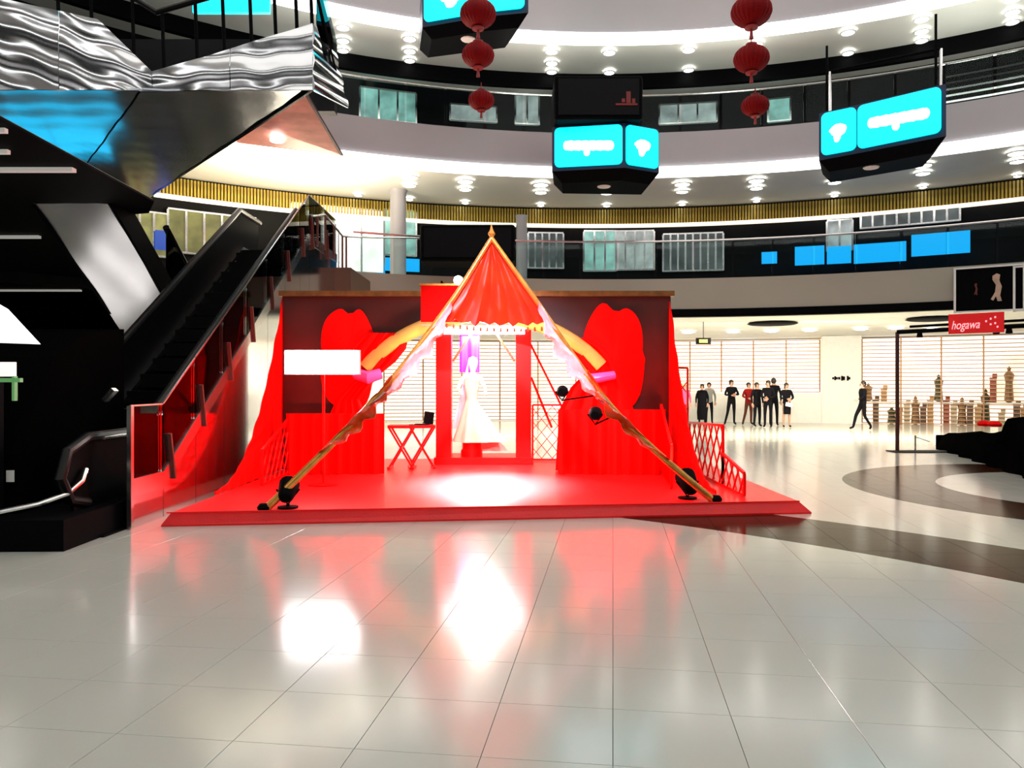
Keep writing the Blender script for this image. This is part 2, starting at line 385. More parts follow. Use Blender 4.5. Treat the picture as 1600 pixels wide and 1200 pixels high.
# goods behind the right grille
goods_cols = [(.32, .20, .10), (.16, .10, .07), (.62, .40, .2), (.08, .10, .05), (.4, .1, .06), (.7, .62, .45)]
for k in range(26):
    px = 1357+k*12.2+random.uniform(-1, 1); R = 28.98
    X, Y, a = ring_at(px, R); h = random.uniform(.4, 1.0); z0 = random.choice((0, 0, .9))
    t = MB()
    if k % 3 == 0:   # garment rack figure
        t.lathe([(.05, 0), (.16, .05), (.12, h*.8), (.17, h*1.15), (.05, h*1.3), (.07, h*1.4), (0, h*1.5)], n=8)
    else:
        t.box((0, 0, h/2), (.22, .2, h)); t.box((0, 0, h+.04), (.25, .22, .06)); t.box((.05, 0, h+.14), (.16, .14, .16))
    c = goods_cols[k % 6]
    cn = ('brown', 'dark brown', 'tan', 'dark green', 'rust red', 'pale beige')[k % 6]
    o = tag(t.build('shop_display', mat('goods_%d' % (k % 6), c, .5), None, False, (X, Y, z0), a-pi/2),
            '%s %s behind the right grille, %s of its colour from the left' % (cn, 'draped figure' if k % 3 == 0 else 'stacked goods', ORD[k//6]), 'shop display', 'goods behind the shop grille')
    if z0:
        pass
sh = MB().sweep([(28.85, .84), (29.2, .84), (29.2, .9), (28.85, .9)], CX, CY, at_px(1680, 29), at_px(1350, 29), 16)
center(tag(sh.build('shop_shelf', M_wgloss), 'long pale shelf carrying goods inside the shop behind the walking man', 'shelf'))

# exit sign
ex = thing('exit_sign', 'small dark exit sign glowing yellow green above the standing people', 'sign', P(1099, 537, 24.2))
part('housing', MB().box(P(1099, 533, 24.2), (.46, .08, .2)), M_black, ex)
part('lit_face', MB().box(P(1099, 533, 24.14)+Vector((0, -.0, 0)), (.26, .03, .1)), mat('exit_green', (.2, .3, 0), .5, emit=(.5, .6, .08), es=1.2, var=0), ex)
part('hanger', MB().tube([P(1099, 530, 24.2), Vector((P(1099, 530, 24.2).x, 24.2, 3.56))], .012, 6), M_black, ex)

# ------------------------------------------------------------------ upper level shop details
def wallpanel(name, px0, px1, z0, z1, m, label, cat, R=RO-.06, group=None, th=.06):
    a0, a1 = at_px(px1, R), at_px(px0, R)
    o = MB().sweep([(R-th, z0), (R, z0), (R, z1), (R-th, z1)], CX, CY, a0, a1, 6).build(name, m)
    return center(tag(o, label, cat, group))
Zr = lambda y, px, R=RO-.1: 1.6+(600-y)/F*ring_at(px, R)[1]
def winthing(px0, px1, y0, y1, label, m, bars=2):
    pm = (px0+px1)/2; R = RO-.08; z1, z0 = Zr(y0, pm), Zr(y1, pm); a0, a1 = at_px(px1, R), at_px(px0, R)
    t = thing('shop_window', label, 'window', pol((a0+a1)/2, R, z0))
    part('pane', MB().sweep([(R, z0), (R+.05, z0), (R+.05, z1), (R, z1)], CX, CY, a0, a1, 6), m, t)
    for k in range(bars+1):
        part('mullion', MB().box(pol(a0+(a1-a0)*k/bars, R-.02, (z0+z1)/2), (.06, .06, z1-z0), a0-pi/2), M_chrome, t)
    for z in (z0, z1): part('rail', MB().sweep([(R-.05, z), (R, z), (R, z+.05), (R-.05, z+.05)], CX, CY, a0, a1, 6), M_chrome, t)
    return t
def glow(name, col, es, scale=1.5): 
    m = mat(name, col, .4, var=.5, scale=scale); b = m.node_tree.nodes['Principled BSDF']
    r = [n for n in m.node_tree.nodes if n.type == 'VALTORGB'][0]
    m.node_tree.links.new(r.outputs[0], b.inputs['Emission Color']); b.inputs['Emission Strength'].default_value = es; return m
g_grey = glow('lit_grey_interior', (.30, .33, .32), .9); g_teal = glow('lit_teal_interior', (.22, .42, .38), .9)
g_olive = glow('lit_olive_interior', (.20, .20, .07), 1.0); g_white = glow('lit_white_interior', (1, .97, .88), 1.5, .6)
g_dark = glow('dim_interior', (.06, .07, .07), .8)
winthing(912, 962, 362, 424, 'grey lit shop window on the second level, paler and wider than its neighbours', g_teal, 3)
winthing(962, 1022, 362, 422, 'mottled grey shop window on the second level beside the pale one', g_grey, 4)
winthing(1036, 1130, 366, 424, 'dim shop window on the second level with dark grey interior', g_dark, 8)
winthing(1292, 1332, 345, 392, 'narrow pale grey shop window on the second level between blue glow panels', g_grey, 2)
winthing(1345, 1500, 330, 352, 'long strip of dark greenish shop window high on the second level right side', g_dark, 8)
winthing(825, 880, 365, 420, 'dark shop window on the second level right beside the tent peak', g_dark, 5)
winthing(562, 650, 142, 190, 'greenish grey shop window on the third level above the pink fascia', g_teal, 3)
winthing(703, 776, 166, 190, 'low grey shop window behind the faint third lantern', g_grey, 1)
winthing(805, 842, 150, 195, 'narrow grey shop window left of the black hanging screen', g_grey, 2)
winthing(1030, 1120, 163, 193, 'grey louvred shop window on the third level right of the black screen', g_grey, 3)
winthing(1200, 1235, 155, 190, 'small greenish shop window beside the faint right lantern', g_teal, 1)
for k in range(5):
    wallpanel('louvre_bar', 1478, 1640, Zr(150-k*10, 1540)-.03, Zr(150-k*10, 1540)+.03, M_chrome, 'thin pale louvre bar on the dark upper wall at right, %s from the bottom' % ORD[k], 'louvre', group='louvre bars on the upper wall')
winthing(195, 262, 332, 400, 'olive lit shop front seen above the steel escalator underside', g_olive, 3)
winthing(262, 400, 335, 400, 'dark olive shop front with display cases seen behind the long escalator', glow('olive_dark', (.10, .10, .03), 1), 5)
wallpanel('lit_panel', 242, 268, Zr(392, 255), Zr(362, 255), mat('deep_blue_screen', (0, .02, .2), .4, emit=(.02, .08, .4), es=.8, var=0), 'small deep blue lit display in the olive shop front', 'screen', RO-.2)
winthing(455, 600, 325, 425, 'overexposed white lit shop front behind the escalator landing', g_white, 4)
winthing(600, 650, 330, 400, 'pale green grey shop window left of the black box screen', g_teal, 2)
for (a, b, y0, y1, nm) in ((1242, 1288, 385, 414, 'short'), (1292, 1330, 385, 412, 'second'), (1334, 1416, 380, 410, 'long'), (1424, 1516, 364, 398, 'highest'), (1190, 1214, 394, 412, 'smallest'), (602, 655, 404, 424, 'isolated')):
    pm = (a+b)/2  # glow reflected in the railing glass, built as emissive blue panels
    wallpanel('lit_panel', a, b, Zr(y1, pm, RO-.9), Zr(y0, pm, RO-.9), M_cyan2, '%s blue panel of reflected glow behind the glass railing of the lowest balcony%s' % (nm, ', left of the tent' if a < 700 else ', right of the tent'), 'screen', RO-.9)
# white pillars
for px, z0, z1, w_, lab in ((622, 4.6, 7.6, .5, 'pale round column on the balcony beside the bright shop front'), (815, 4.4, 7.0, .35, 'pinkish slim column just right of the black box screen')):
    X, Y, a = ring_at(px, 19.8)
    tag(MB().lathe([(w_*.6, 0), (w_*.6, .1), (w_*.5, .14), (w_*.5, z1-z0-.1), (w_*.6, z1-z0)], n=20).build('column', M_fascia, None, True, (X, Y, z0)), lab, 'column')

# ------------------------------------------------------------------ hanging screens
def screen_box(px_corner, px_l, px_r, y_top, y_bot, depth_l, Yc, label, marks, tilt=0):
    """wide box on the fascia: two glowing faces meeting at the corner, black housing with slanted underside"""
    c0 = P(px_corner, y_top, Yc); zt = c0.z; zb = 1.6+(600-y_bot)/F*Yc
    a = P(px_l, y_top, Yc+depth_l[0]); b = P(px_r, y_top, Yc+depth_l[1])
    t = thing('hanging_screen', label, 'screen', (c0.x, c0.y, zb-.35))
    A, Cc, B = Vector((a.x, a.y, 0)), Vector((c0.x, c0.y, 0)), Vector((b.x, b.y, 0))
    rad = Vector((Cc.x-CX, Cc.y-CY, 0)).normalized()*1.25
    A2, B2 = A+rad+(Cc-A)*.06, B+rad+(Cc-B)*.06
    ring5 = [A, Cc, B, B2, A2]
    U = lambda v, z: Vector((v.x, v.y, z))
    hb = MB(); e = .18
    cen = sum(ring5, Vector())/5
    ex_ = lambda v: v+(v-cen).normalized()*.06
    body = MB().prism([U(ex_(q), zb-.08) for q in ring5], (0, 0, zt-zb+.13))
    body_o = part('housing', body, mat('navy_housing', (.005, .012, .05), .4), t)
    lo = MB(); top = [U(ex_(v), zb-.081) for v in ring5]; bot = [U(cen+(v-cen)*.86, zb-.36) for v in ring5]
    lo.add(top+bot, [(0, 1, 2, 3, 4), (9, 8, 7, 6, 5)]+[(i, (i+1) % 5, (i+1) % 5+5, i+5) for i in range(5)])
    part('underside', lo, M_black, t)
    part('underside_lamp', MB().lathe([(0, -.03), (.16, -.02), (.18, 0), (0, 0)], (cen.x-.1, cen.y-.1, zb-.36), 12), mat('dull_lamp', (.7, .6, .6), .4), t)
    for (p, q, mk) in ((A, Cc, marks[0]), (Cc, B, marks[1])):
        d = (q-p).normalized(); nrm = Vector((d.y, -d.x, 0))
        if nrm.dot((p+q)/2-cen) < 0: nrm = -nrm
        L = (q-p).length; m0 = (p+q)/2+nrm*.07
        r = .12; cs = []
        for cxs, cys, st in ((1, 1, 0), (-1, 1, 90), (-1, -1, 180), (1, -1, 270)):
            for k in range(5):
                an = R_(st+k*22.5)
                cs.append((cxs*(L/2-.02-r)+r*cos(an), cys*((zt-zb)/2-r)+r*sin(an)))
        fo = part('screen_face', MB().prism([m0+d*u+Vector((0, 0, (zt+zb)/2+v)) for u, v in cs], nrm*.04), M_cyan, t)
        gm = MB()
        for (u, v, ww, hh) in mk:
            pts = [m0+nrm*.045+d*(u*L+ww*L/2*cos(k*pi/5)*(1.0))+Vector((0, 0, (zt+zb)/2+(v+hh/2*sin(k*pi/5))*(zt-zb))) for k in range(10)]
            gm.prism(pts, nrm*.012)
        sub('white_marks', gm, M_white_e, fo, t)
    for v in ((A, B) if px_corner > 1100 else ()):
        part('hanger_rod', MB().tube([U(v*.9+cen*.1, zt+.1), U(v*.9+cen*.1, zt+1.6)], .03, 6), M_black, t)
    return t
bars = [(-.31+.035*i, .03-.003*i, .10, .24+.012*(i % 3)) for i in range(19)]+[(-.02, -.16, .09, .2)]
blob = [(0, .03, .44, .30), (-.03, -.12, .2, .2), (-.14, .04, .22, .12), (.05, .06, .36, .2), (-.04, -.2, .14, .1)]
screen_box(974, 866, 1026, 196, 258, (.3, .45), 19.3, 'cyan double screen box mounted low in the middle of the balconies', (bars, blob))
screen_box(1341, 1284, 1474, 168, 235, (.5, -1.2), 17.4, 'cyan double screen box hanging tilted toward the right side of the atrium', (blob, bars))
screen_box(758, 664, 822, -40, 22, (.5, -.2), 17.8, 'cyan double screen box cut by the top edge of the view', (blob, blob))
# black dark screens
def black_box(px0, px1, y0, y1, Y, label, depth=1.0, logo=None):
    a = P(px0, y0, Y); b = P(px1, y1, Y)
    t = thing('dark_screen', label, 'screen', ((a.x+b.x)/2, Y+depth/2, b.z))
    bo = MB().box(((a.x+b.x)/2, Y+depth/2, (a.z+b.z)/2), (b.x-a.x, depth, a.z-b.z)).build('housing', M_black)
    bv = bo.modifiers.new('b', 'BEVEL'); bv.width = .08; bv.segments = 3
    bo.data.transform(Matrix.Translation(-Vector(t.location))); bo.parent = t
    part('screen_glass', MB().box(((a.x+b.x)/2, Y-.01, (a.z+b.z)/2), (b.x-a.x-.2, .03, a.z-b.z-.2)), mat('off_screen', (.002, .002, .003), .4, spec=.1), t)
    if logo: part('faint_logo', logo, mat('faint_red', (.09, .004, .003), .5, emit=(.05, 0, 0), es=1, var=0), t)
    return t
lg = MB()
for (x, y, ww, hh) in ((982, 152, 7, 18), (990, 158, 5, 8), (979, 163, 34, 3), (974, 157, 5, 6)):
    p = P(x, y, 18.96); lg.box(p, (ww*18.96/F, .02, hh*18.96/F))
black_box(866, 1005, 117, 186, 19.0, 'black switched-off box screen above the middle cyan screen', 1.2, lg)
t = black_box(656, 805, 350, 408, 19.5, 'black switched-off box screen behind the tent peak', 1.2)
# black track with posts above the right cyan screen
t = thing('screen_bracket', 'thin dark steel bracket carrying the tilted cyan screen on the right', 'bracket', P(1390, 115, 18))
part('top_rail', MB().tube([P(1297, 112, 18.6), P(1470, 76, 17.6)], .035, 8), M_black, t)
part('post', MB().tube([P(1297, 112, 18.6), P(1297, 175, 18.6)], .035, 8), M_chrome, t)
part('post', MB().tube([P(1470, 76, 17.6), P(1470, 150, 17.6)], .035, 8), M_chrome, t)

# ------------------------------------------------------------------ red lanterns on two cords
def lantern(px, py, r, Y, label, ztop):
    c = P(px, py, Y); t = thing('red_lantern', label, 'lantern', c); s = r*Y/F
    o = MB()
    n = 24; prof = [(.25*s, .80*s)]+[(s*cos(a)*1.0+.02, s*.78*sin(a)) for a in [R_(68-136*k/12) for k in range(13)]]
    prof = prof[::-1]
    vs = []; m = len(prof)
    for rr, z in prof:
        for k in range(n*2):
            q = rr*(1 if k % 2 == 0 else .95); vs.append((q*cos(pi*k/n), q*sin(pi*k/n), z))
    K = n*2
    o.add(vs, [(i*K+k, i*K+(k+1) % K, (i+1)*K+(k+1) % K, (i+1)*K+k) for i in range(m-1) for k in range(K)]+[tuple(range(K))[::-1], tuple((m-1)*K+k for k in range(K))])
    o.build('silk_globe', M_lant, t)
    MB().lathe([(.3*s, .76*s), (.34*s, .80*s), (.34*s, .9*s), (0, .92*s)], n=14).build('top_cap', M_lantgold, t)
    MB().lathe([(0, -.92*s), (.34*s, -.9*s), (.34*s, -.80*s), (.3*s, -.76*s)], n=14).build('bottom_cap', M_lantgold, t)
    MB().lathe([(.02, -1.45*s), (.12*s, -1.42*s), (.08*s, -1.1*s), (.02, -.9*s)], n=10).build('tassel', M_lantgold, t)
    MB().tube([(0, 0, .9*s), (0, 0, ztop-c.z)], .012, 5).build('cord', M_lantgold, t)
    return c.z-1.42*s
zb = lantern(747, 22, 27, 16.0, 'largest dark red lantern on the cord in front of the top cyan screen', 16.7)
zb = lantern(747, 86, 24, 16.0, 'middle red lantern hanging against the pale soffit left of the black box', zb)
lantern(752, 157, 19, 16.3, 'small dim red lantern hanging lowest on the cord before the dark shops', zb)
zb = lantern(1174, 18, 30, 15.0, 'largest red lantern crossing the white strip on the right hand cord', 16.7)
zb = lantern(1174, 92, 26, 15.0, 'middle red lantern hanging above the middle of the right cord, on the soffit', zb)
lantern(1180, 165, 20, 15.3, 'dim red lantern hanging lowest on the right cord before a dark balcony', zb)

# ------------------------------------------------------------------ stage
FL, FR, BR, BL = Vector((-3.93, 8.6, 0)), Vector((3.69, 9.46, 0)), Vector((3.69, 14.9, 0)), Vector((-3.98, 14.9, 0))
st = thing('red_stage', 'low red carpeted stage platform carrying the tent and bridal booth', 'stage', (-.1, 11.8, 0))
ch = .09
top = [FL+Vector((ch, ch*.6, .15)), FR+Vector((-ch*1.6, ch*.5, .15)), BR+Vector((-ch*1.6, 0, .15)), BL+Vector((ch, 0, .15))]
mb = MB(); mb.add([FL, FR, BR, BL]+[FL+Vector((0, 0, .02)), FR+Vector((0, 0, .02)), BR+Vector((0, 0, .02)), BL+Vector((0, 0, .02))]+top,
       [(0, 1, 2, 3), (11, 10, 9, 8)]+[(l+i, l+(i+1) % 4, l+4+(i+1) % 4, l+4+i) for l in (0, 4) for i in range(4)])
part('deck', mb, M_carpet, st)
part('edge_trim', MB().tube([FL+Vector((.05, .02, .155)), FR+Vector((-.14, .02, .155))], .008, 6), M_redgloss, st)

# pleated cloth in a vertical plane: outline top(u), bottom(u) between two ground points
def pleat(p0, p1, ztop, zbot, n, amp=.05, folds=14, rows=6, th=.02, lean=0):
    d = (Vector(p1)-Vector(p0)); L = d.length; d.normalize(); nr = Vector((d.y, -d.x, 0)); grid = []
    for i in range(rows+1):
        row = []
        for k in range(n+1):
            u = k/n; zt = ztop(u) if callable(ztop) else ztop; zb_ = zbot(u) if callable(zbot) else zbot
            z = zb_+(zt-zb_)*i/rows; wv = sin(u*folds*2*pi)*.7+sin(u*folds*4.7+1)*.3
            row.append(Vector(p0)+d*(u*L)+nr*(amp*wv*(1.0-.4*i/rows)+lean*(1-i/rows))+Vector((0, 0, z-Vector(p0).z)))
        grid.append(row)
    return MB().sheet(grid, nr*th)

M_arc = mat('arch_gold', (1, .50, .10), .3, var=.2, scale=3, coat=.5)
# ------------------------------------------------------------------ backdrop with moon gate
bd = thing('red_backdrop', 'tall dark red backdrop wall with curved side wings at the back of the stage', 'backdrop', (-.6, 13.1, .15))
Yb = 13.0; xl, xr = P(442, 0, Yb).x, P(1048, 0, Yb).x; zt = P(0, 462, Yb).z
gc = P(757, 690, Yb); ga, gb = 226/F*Yb, 196/F*Yb
def gate_z(x):
    u = (x-gc.x)/ga
    return .15 if abs(u) >= 1 else max(.15, gc.z+gb*sqrt(1-u*u))
xs = [xl+(xr-xl)*k/90 for k in range(91)]
for sgn, nm in ((0, 'wall_panel'),):
    mb = MB()
    n = len(xs); vs = []
    for x in xs: vs += [(x, Yb, gate_z(x)), (x, Yb, zt), (x, Yb+.12, gate_z(x)), (x, Yb+.12, zt)]
    fs = []
    for i in range(n-1):
        a = i*4; b = a+4
        fs += [(a, b, b+1, a+1), (a+2, a+3, b+3, b+2), (a+1, b+1, b+3, a+3), (a, a+2, b+2, b)]
    fs += [(0, 1, 3, 2), (n*4-4, n*4-2, n*4-1, n*4-3)]
    part(nm, mb.add(vs, fs), M_darkred, bd)
part('top_rail', MB().box(((xl+xr)/2, Yb+.03, zt+.03), (xr-xl+.1, .22, .09)), mat('bronze_trim', (.22, .11, .03), .35, metal=.5, var=.3), bd)
arc = [Vector((gc.x+ga*cos(t), Yb-.16, gc.z+gb*sin(t))) for t in [R_(37+107*k/48) for k in range(49)]]
arc = [p for p in arc if p.z > .16]
part('gate_ring', MB().tube(arc, .12, 12), M_arc, bd, True)
# red spotlight glow on the wall, modelled as two lobed red shapes
def glow_lobe(cx, cy, sx, sy, Y, name, root, flip=1):
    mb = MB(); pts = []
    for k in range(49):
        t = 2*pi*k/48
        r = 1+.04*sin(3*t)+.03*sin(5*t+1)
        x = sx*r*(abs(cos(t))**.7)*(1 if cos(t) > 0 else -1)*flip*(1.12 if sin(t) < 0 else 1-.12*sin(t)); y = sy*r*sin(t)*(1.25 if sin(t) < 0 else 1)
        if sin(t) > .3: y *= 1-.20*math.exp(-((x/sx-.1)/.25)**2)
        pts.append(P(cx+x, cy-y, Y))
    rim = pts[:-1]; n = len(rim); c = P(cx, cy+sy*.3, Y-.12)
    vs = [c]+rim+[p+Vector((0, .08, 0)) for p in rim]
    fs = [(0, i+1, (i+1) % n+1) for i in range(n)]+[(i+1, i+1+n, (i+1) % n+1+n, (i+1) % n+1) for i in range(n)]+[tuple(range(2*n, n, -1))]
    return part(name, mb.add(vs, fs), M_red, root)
f1 = thing('spot_glow', 'large red two lobed modelled spotlight glow on the dark backdrop left of the tent', 'decoration', P(545, 600, 12.9))
glow_lobe(543, 548, 42, 72, 12.93, 'glow_piece', f1)
f2 = thing('spot_glow', 'large red modelled spotlight glow on the dark backdrop right of the tent', 'decoration', P(955, 600, 12.9))
glow_lobe(958, 548, 47, 78, 12.93, 'glow_piece', f2, -1)
# side wings with hollow slope
def wing_top(u):   # u 0 at back, 1 at front
    return .20+(zt-.2)*((1-u)**2.1)
part('side_wing', pleat((xr, Yb+.05, 0), (xr-.0, 10.1, 0), wing_top, .155, 60, .018, 9, 14), M_red, bd, True)
part('side_wing', pleat((xl, Yb+.05, 0), (xl+.02, 10.0, 0), wing_top, .155, 60, .018, 9, 14), M_red, bd, True)
# low pleated skirts across the back
part('low_curtain', pleat(P(600, 735, 12.3)*1, P(447, 735, 12.3)*1, P(0, 646, 12.3).z, .155, 50, .05, 8, 4), M_red, bd, True)
part('low_curtain', pleat(P(1040, 735, 12.3)*1, P(872, 735, 12.3)*1, P(0, 640, 12.3).z, .155, 50, .05, 8, 4), M_red, bd, True)

# gate curtains with tie-backs
def cloth_poly(rows, Y, amp=.04):
    grid = []
    for (y, xa, xb) in rows:
        n = 14
        grid.append([P(xa+(xb-xa)*k/n, y, Y+amp*sin(k*1.9)) for k in range(n+1)])
    return MB().sheet(grid, (0, .02, 0))
gcu = thing('gate_curtain', 'red gate curtain gathered by a pink tie beside the white light box', 'curtain', P(575, 740, 12.8))
part('cloth', cloth_poly([(520, 575, 640), (545, 552, 634), (565, 548, 618), (583, 556, 596), (590, 560, 592), (603, 545, 577), (625, 525, 562), (660, 510, 575), (735, 505, 600)], 12.8), M_red, gcu, True)
part('tie_back', MB().tube([P(556, 584, 12.7), P(575, 590, 12.62), P(595, 584, 12.7)], [.09, .11, .09], 10), mat('magenta_satin', (.9, .12, .55), .3), gcu, True)
gcu = thing('gate_curtain', 'red gate curtain gathered on the side nearer the lattice fences', 'curtain', P(930, 740, 12.8))
part('cloth', cloth_poly([(528, 872, 915), (545, 876, 945), (565, 884, 962), (583, 905, 968), (592, 905, 972), (605, 892, 980), (640, 874, 990), (735, 868, 995)], 12.8), M_red, gcu, True)
part('tie_back', MB().tube([P(905, 586, 12.7), P(925, 592, 12.62), P(960, 586, 12.7)], [.07, .09, .07], 10), mat('magenta_satin', (.9, .12, .55), .3), gcu, True)

# ------------------------------------------------------------------ lattice fences
def lattice(name, label, p0, p1, h0, h1, cell=.22, z0=.155, w_=.022, diag=True):
    p0 = Vector(p0); p1 = Vector(p1); d = p1-p0; L = d.length; d.normalize(); nr = Vector((d.y, -d.x, 0))
    t = thing(name, label, 'fence', ((p0.x+p1.x)/2, (p0.y+p1.y)/2, z0))
    Q = lambda u, z, o=0: Vector((p0.x, p0.y, z0))+d*u+Vector((0, 0, z))+nr*o
    H = lambda u: h0+(h1-h0)*u/L
    for a, b in (((0, .02), (L, .02)), ((0, h0), (L, h1)), ((0, .02), (0, h0)), ((L, .02), (L, h1))):
        part('frame_bar', MB().bar(Q(*a), Q(*b), .035, .035), M_redgloss, t)
    hm = max(h0, h1)
    k = -hm
    while k < L:
        for s in (1, -1):
            # line u = k + v (s=1) or u = k+hm - v
            f = (lambda v: k+v*.8) if s == 1 else (lambda v: k+hm*.8-v*.8)
            pts = [v*hm/40 for v in range(41) if 0 <= f(v*hm/40) <= L and v*hm/40 <= H(min(max(f(v*hm/40), 0), L))]
            if len(pts) > 3:
                part('lattice_bar', MB().bar(Q(f(pts[0]), pts[0]+.02, .012*s), Q(f(pts[-1]), pts[-1], .012*s), w_, .012), M_redgloss, t)
        k += cell
    return t
lattice('lattice_fence', 'low red lattice fence at the front right edge of the stage', (2.98, 9.85, 0), (2.98, 10.85, 0), .30, .46, .28)
lattice('lattice_fence', 'taller red lattice fence behind the low one outside the right wing', (2.98, 10.85, 0), (2.98, 12.9, 0), .86, .80, .34)
lattice('lattice_fence', 'red lattice screen standing inside the right wing of the stage', (2.2, 10.6, 0), (2.45, 12.6, 0), .60, 1.1, .22)
lattice('lattice_fence', 'small red lattice fence beside the booth before the lit shop', (P(832, 0, 14.6).x, 14.5, 0), (P(880, 0, 14.6).x, 14.45, 0), 1.05, 1.05, .2)
lattice('lattice_fence', 'red lattice screen on the left side of the stage by the escalator', (-3.55, 10.9, 0), (-3.6, 12.4, 0), .5, .9, .25)
# tall crossed lattice top outside the backdrop
lattice('lattice_fence', 'tall thin lattice piece rising behind the backdrop beside the woman in pink', (3.12, 14.6, 0), (3.36, 14.7, 0), 1.75, 1.75, .4)

# ------------------------------------------------------------------ tent A-frame
apex = P(768, 372, 9.17); lf = Vector((-2.86, 8.86, .16)); rf = Vector((2.52, 9.5, .16))
tn = thing('tent_frame', 'tall pointed gold pole tent frame with red cloth gable at the stage front', 'tent', ((lf.x+rf.x)/2, 9.18, .155))
nrm = (rf-lf).normalized().cross(Vector((0, 0, 1))).normalized()   # towards the camera
def plane_pt(px, py):
    k = (px-800)/F; m_ = (rf.y-lf.y)/(rf.x-lf.x)
    Y = (lf.y-m_*lf.x)/(1-m_*k); return P(px, py, Y)
PTS = {1: [(768, 372), (712, 462), (655, 540), (598, 612), (530, 683), (470, 742), (414, 797)], -1: [(768, 372), (845, 480), (903, 567), (957, 640), (1018, 700), (1078, 752), (1117, 784)]}
W3 = {k_: [plane_pt(*q) for q in v_] for k_, v_ in PTS.items()}
def pole_pt(a, f):
    w_ = W3[1 if a is lf else -1]; z = w_[0].z+(w_[-1].z-w_[0].z)*f
    for p, q in zip(w_, w_[1:]):
        if q.z <= z+1e-9: 
            u = (p.z-z)/(p.z-q.z); return p.lerp(q, u)
    return w_[-1].copy()
for a, s in ((lf, 1), (rf, -1)):
    n_ = 24; fs_ = [k_/n_ for k_ in range(n_+1)]
    raw = [pole_pt(a, f) for f in fs_]
    sm = [raw[0]]+[(raw[i-1]+raw[i]*2+raw[i+1])/4 for i in range(1, n_)]+[raw[-1]]
    part('pole', MB().tube(sm, [.026+.02*f for f in fs_], 12), M_goldlac, tn, True)
    part('foot_cap', MB().lathe([(.07, 0), (.08, .03), (.05, .07), (0, .075)], (a.x, a.y, .152), 14), M_black, tn, True)
part('finial', MB().lathe([(.015, 0), (.045, .05), (.02, .1), (.0, .17)], (apex.x, apex.y, apex.z), 12), M_goldlac, tn, True)
# gable cloth
grid = []; back = -nrm
for i in range(13):
    f = .02+.98*i/12; row = []
    hz = 505+10
    L_ = pole_pt(lf, f*.315); Rr = pole_pt(rf, f*.325)
    for k in range(25):
        u = k/24; p = L_.lerp(Rr, u)
        sag = f*(.10*sin(u*pi)+.03*sin(u*26)*(f**2)); p = p+Vector((0, 0, -sag*.3*f+ (.06*abs(sin(u*9*pi))*f**6)))+back*(.05+.10*sin(u*pi)*f+.035*sin(u*9*pi+f*2)*f)
        row.append(p)
    grid.append(row)
gb_o = part('gable_cloth', MB().sheet(grid, back*.015), M_gable, tn, True)
for k in range(17):
    u = (k+.5)/17; L_ = pole_pt(lf, .315); Rr = pole_pt(rf, .325); p = L_.lerp(Rr, u)+back*(.07+.1*sin(u*pi))+Vector((0, 0, -.03*sin(u*pi)))
    sub('fringe_tassel', MB().lathe([(.0, -.055), (.016, -.05), (.012, -.015), (.006, 0)], p, 7), M_orange, gb_o, tn)
# satin swags along the poles
def swag(a, f0, f1, w0, mt, name, side, n=26, off=0.0):
    dd = (a-apex).normalized(); inw = side; grid = []
    for i in range(n+1):
        f = f0+(f1-f0)*i/n; c = pole_pt(a, f)
        wv = w0*(sin(pi*(i/n))**.6)*(1+.25*sin(i*1.3)); row = []
        for k in range(7):
            v = k/6
            row.append(c+inw*(off+wv*v)+nrm*(.05+.04*sin(v*pi*2+i*.5))+Vector((0, 0, .01*sin(i+k))))
        grid.append(row)
    return part(name, MB().sheet(grid, nrm*-.012), mt, tn, True)
inl = Vector((.78, .09, -.55)).normalized(); inr = Vector((-.78, -.09, -.55)).normalized()
inl = (inl-(inl.dot((lf-apex).normalized()))*(lf-apex).normalized()).normalized()
inr = (inr-(inr.dot((rf-apex).normalized()))*(rf-apex).normalized()).normalized()
swag(lf, .24, .62, .16, M_pink, 'pink_swag', inl)
swag(rf, .24, .62, .17, M_pink, 'pink_swag', inr)
swag(lf, .52, .80, .15, M_orange, 'orange_swag', inl, off=-.04)
swag(rf, .50, .84, .12, M_orange, 'orange_swag', inr, off=-.03)
# par lamps
def par(loc, tgt, label, r=.10, pole=None):
    loc = Vector(loc); tgt = Vector(tgt); t = thing('stage_lamp', label, 'lamp', (loc.x, loc.y, .155 if loc.z < 1 else loc.z))
    q = (tgt-loc).to_track_quat('Z', 'Y').to_matrix()
    mb = MB().lathe([(r*.6, -r*1.6), (r*.8, -r*1.3), (r, 0), (r*1.1, r*.9), (r*.95, r*.9), (r*.8, 0)], (0, 0, 0), 14)
    mb.v = [tuple(loc+q@Vector(v)) for v in mb.v]
    part('lamp_can', mb, M_black, t, True)
    y = MB().tube([loc+q@Vector((r*1.2, 0, 0)), Vector((loc.x, loc.y, loc.z-r*1.6)), loc+q@Vector((-r*1.2, 0, 0))], .012, 6)
    part('yoke', y, M_black, t)
    if pole: part('clamp_arm', MB().tube([Vector((loc.x, loc.y, loc.z-r*1.6)), pole_pt(rf, pole)], .012, 6), M_black, t)
    if loc.z < 1: part('base_plate', MB().lathe([(.12, 0), (.12, .015), (.02, .02), (.02, max(.02, loc.z-.155-r*1.5))], (loc.x, loc.y, .155), 12), M_black, t)
    return t
par((-2.62, 8.98, .37), (-2.9, 12.5, 2.3), 'black round stage lamp behind the left foot of the tent', .11)
par((2.22, 9.72, .37), (1.9, 12.8, 2.2), 'black round stage lamp behind the right foot of the tent', .12)
par(P(930, 647, 9.6), (1.6, 13, 1.6), 'small black lamp clamped on the right tent pole, lower of two', .08, pole=.66)
par(P(878, 612, 9.9), (1.2, 13, 1.8), 'small black lamp clamped on the right tent pole, upper of two', .07, pole=.585)
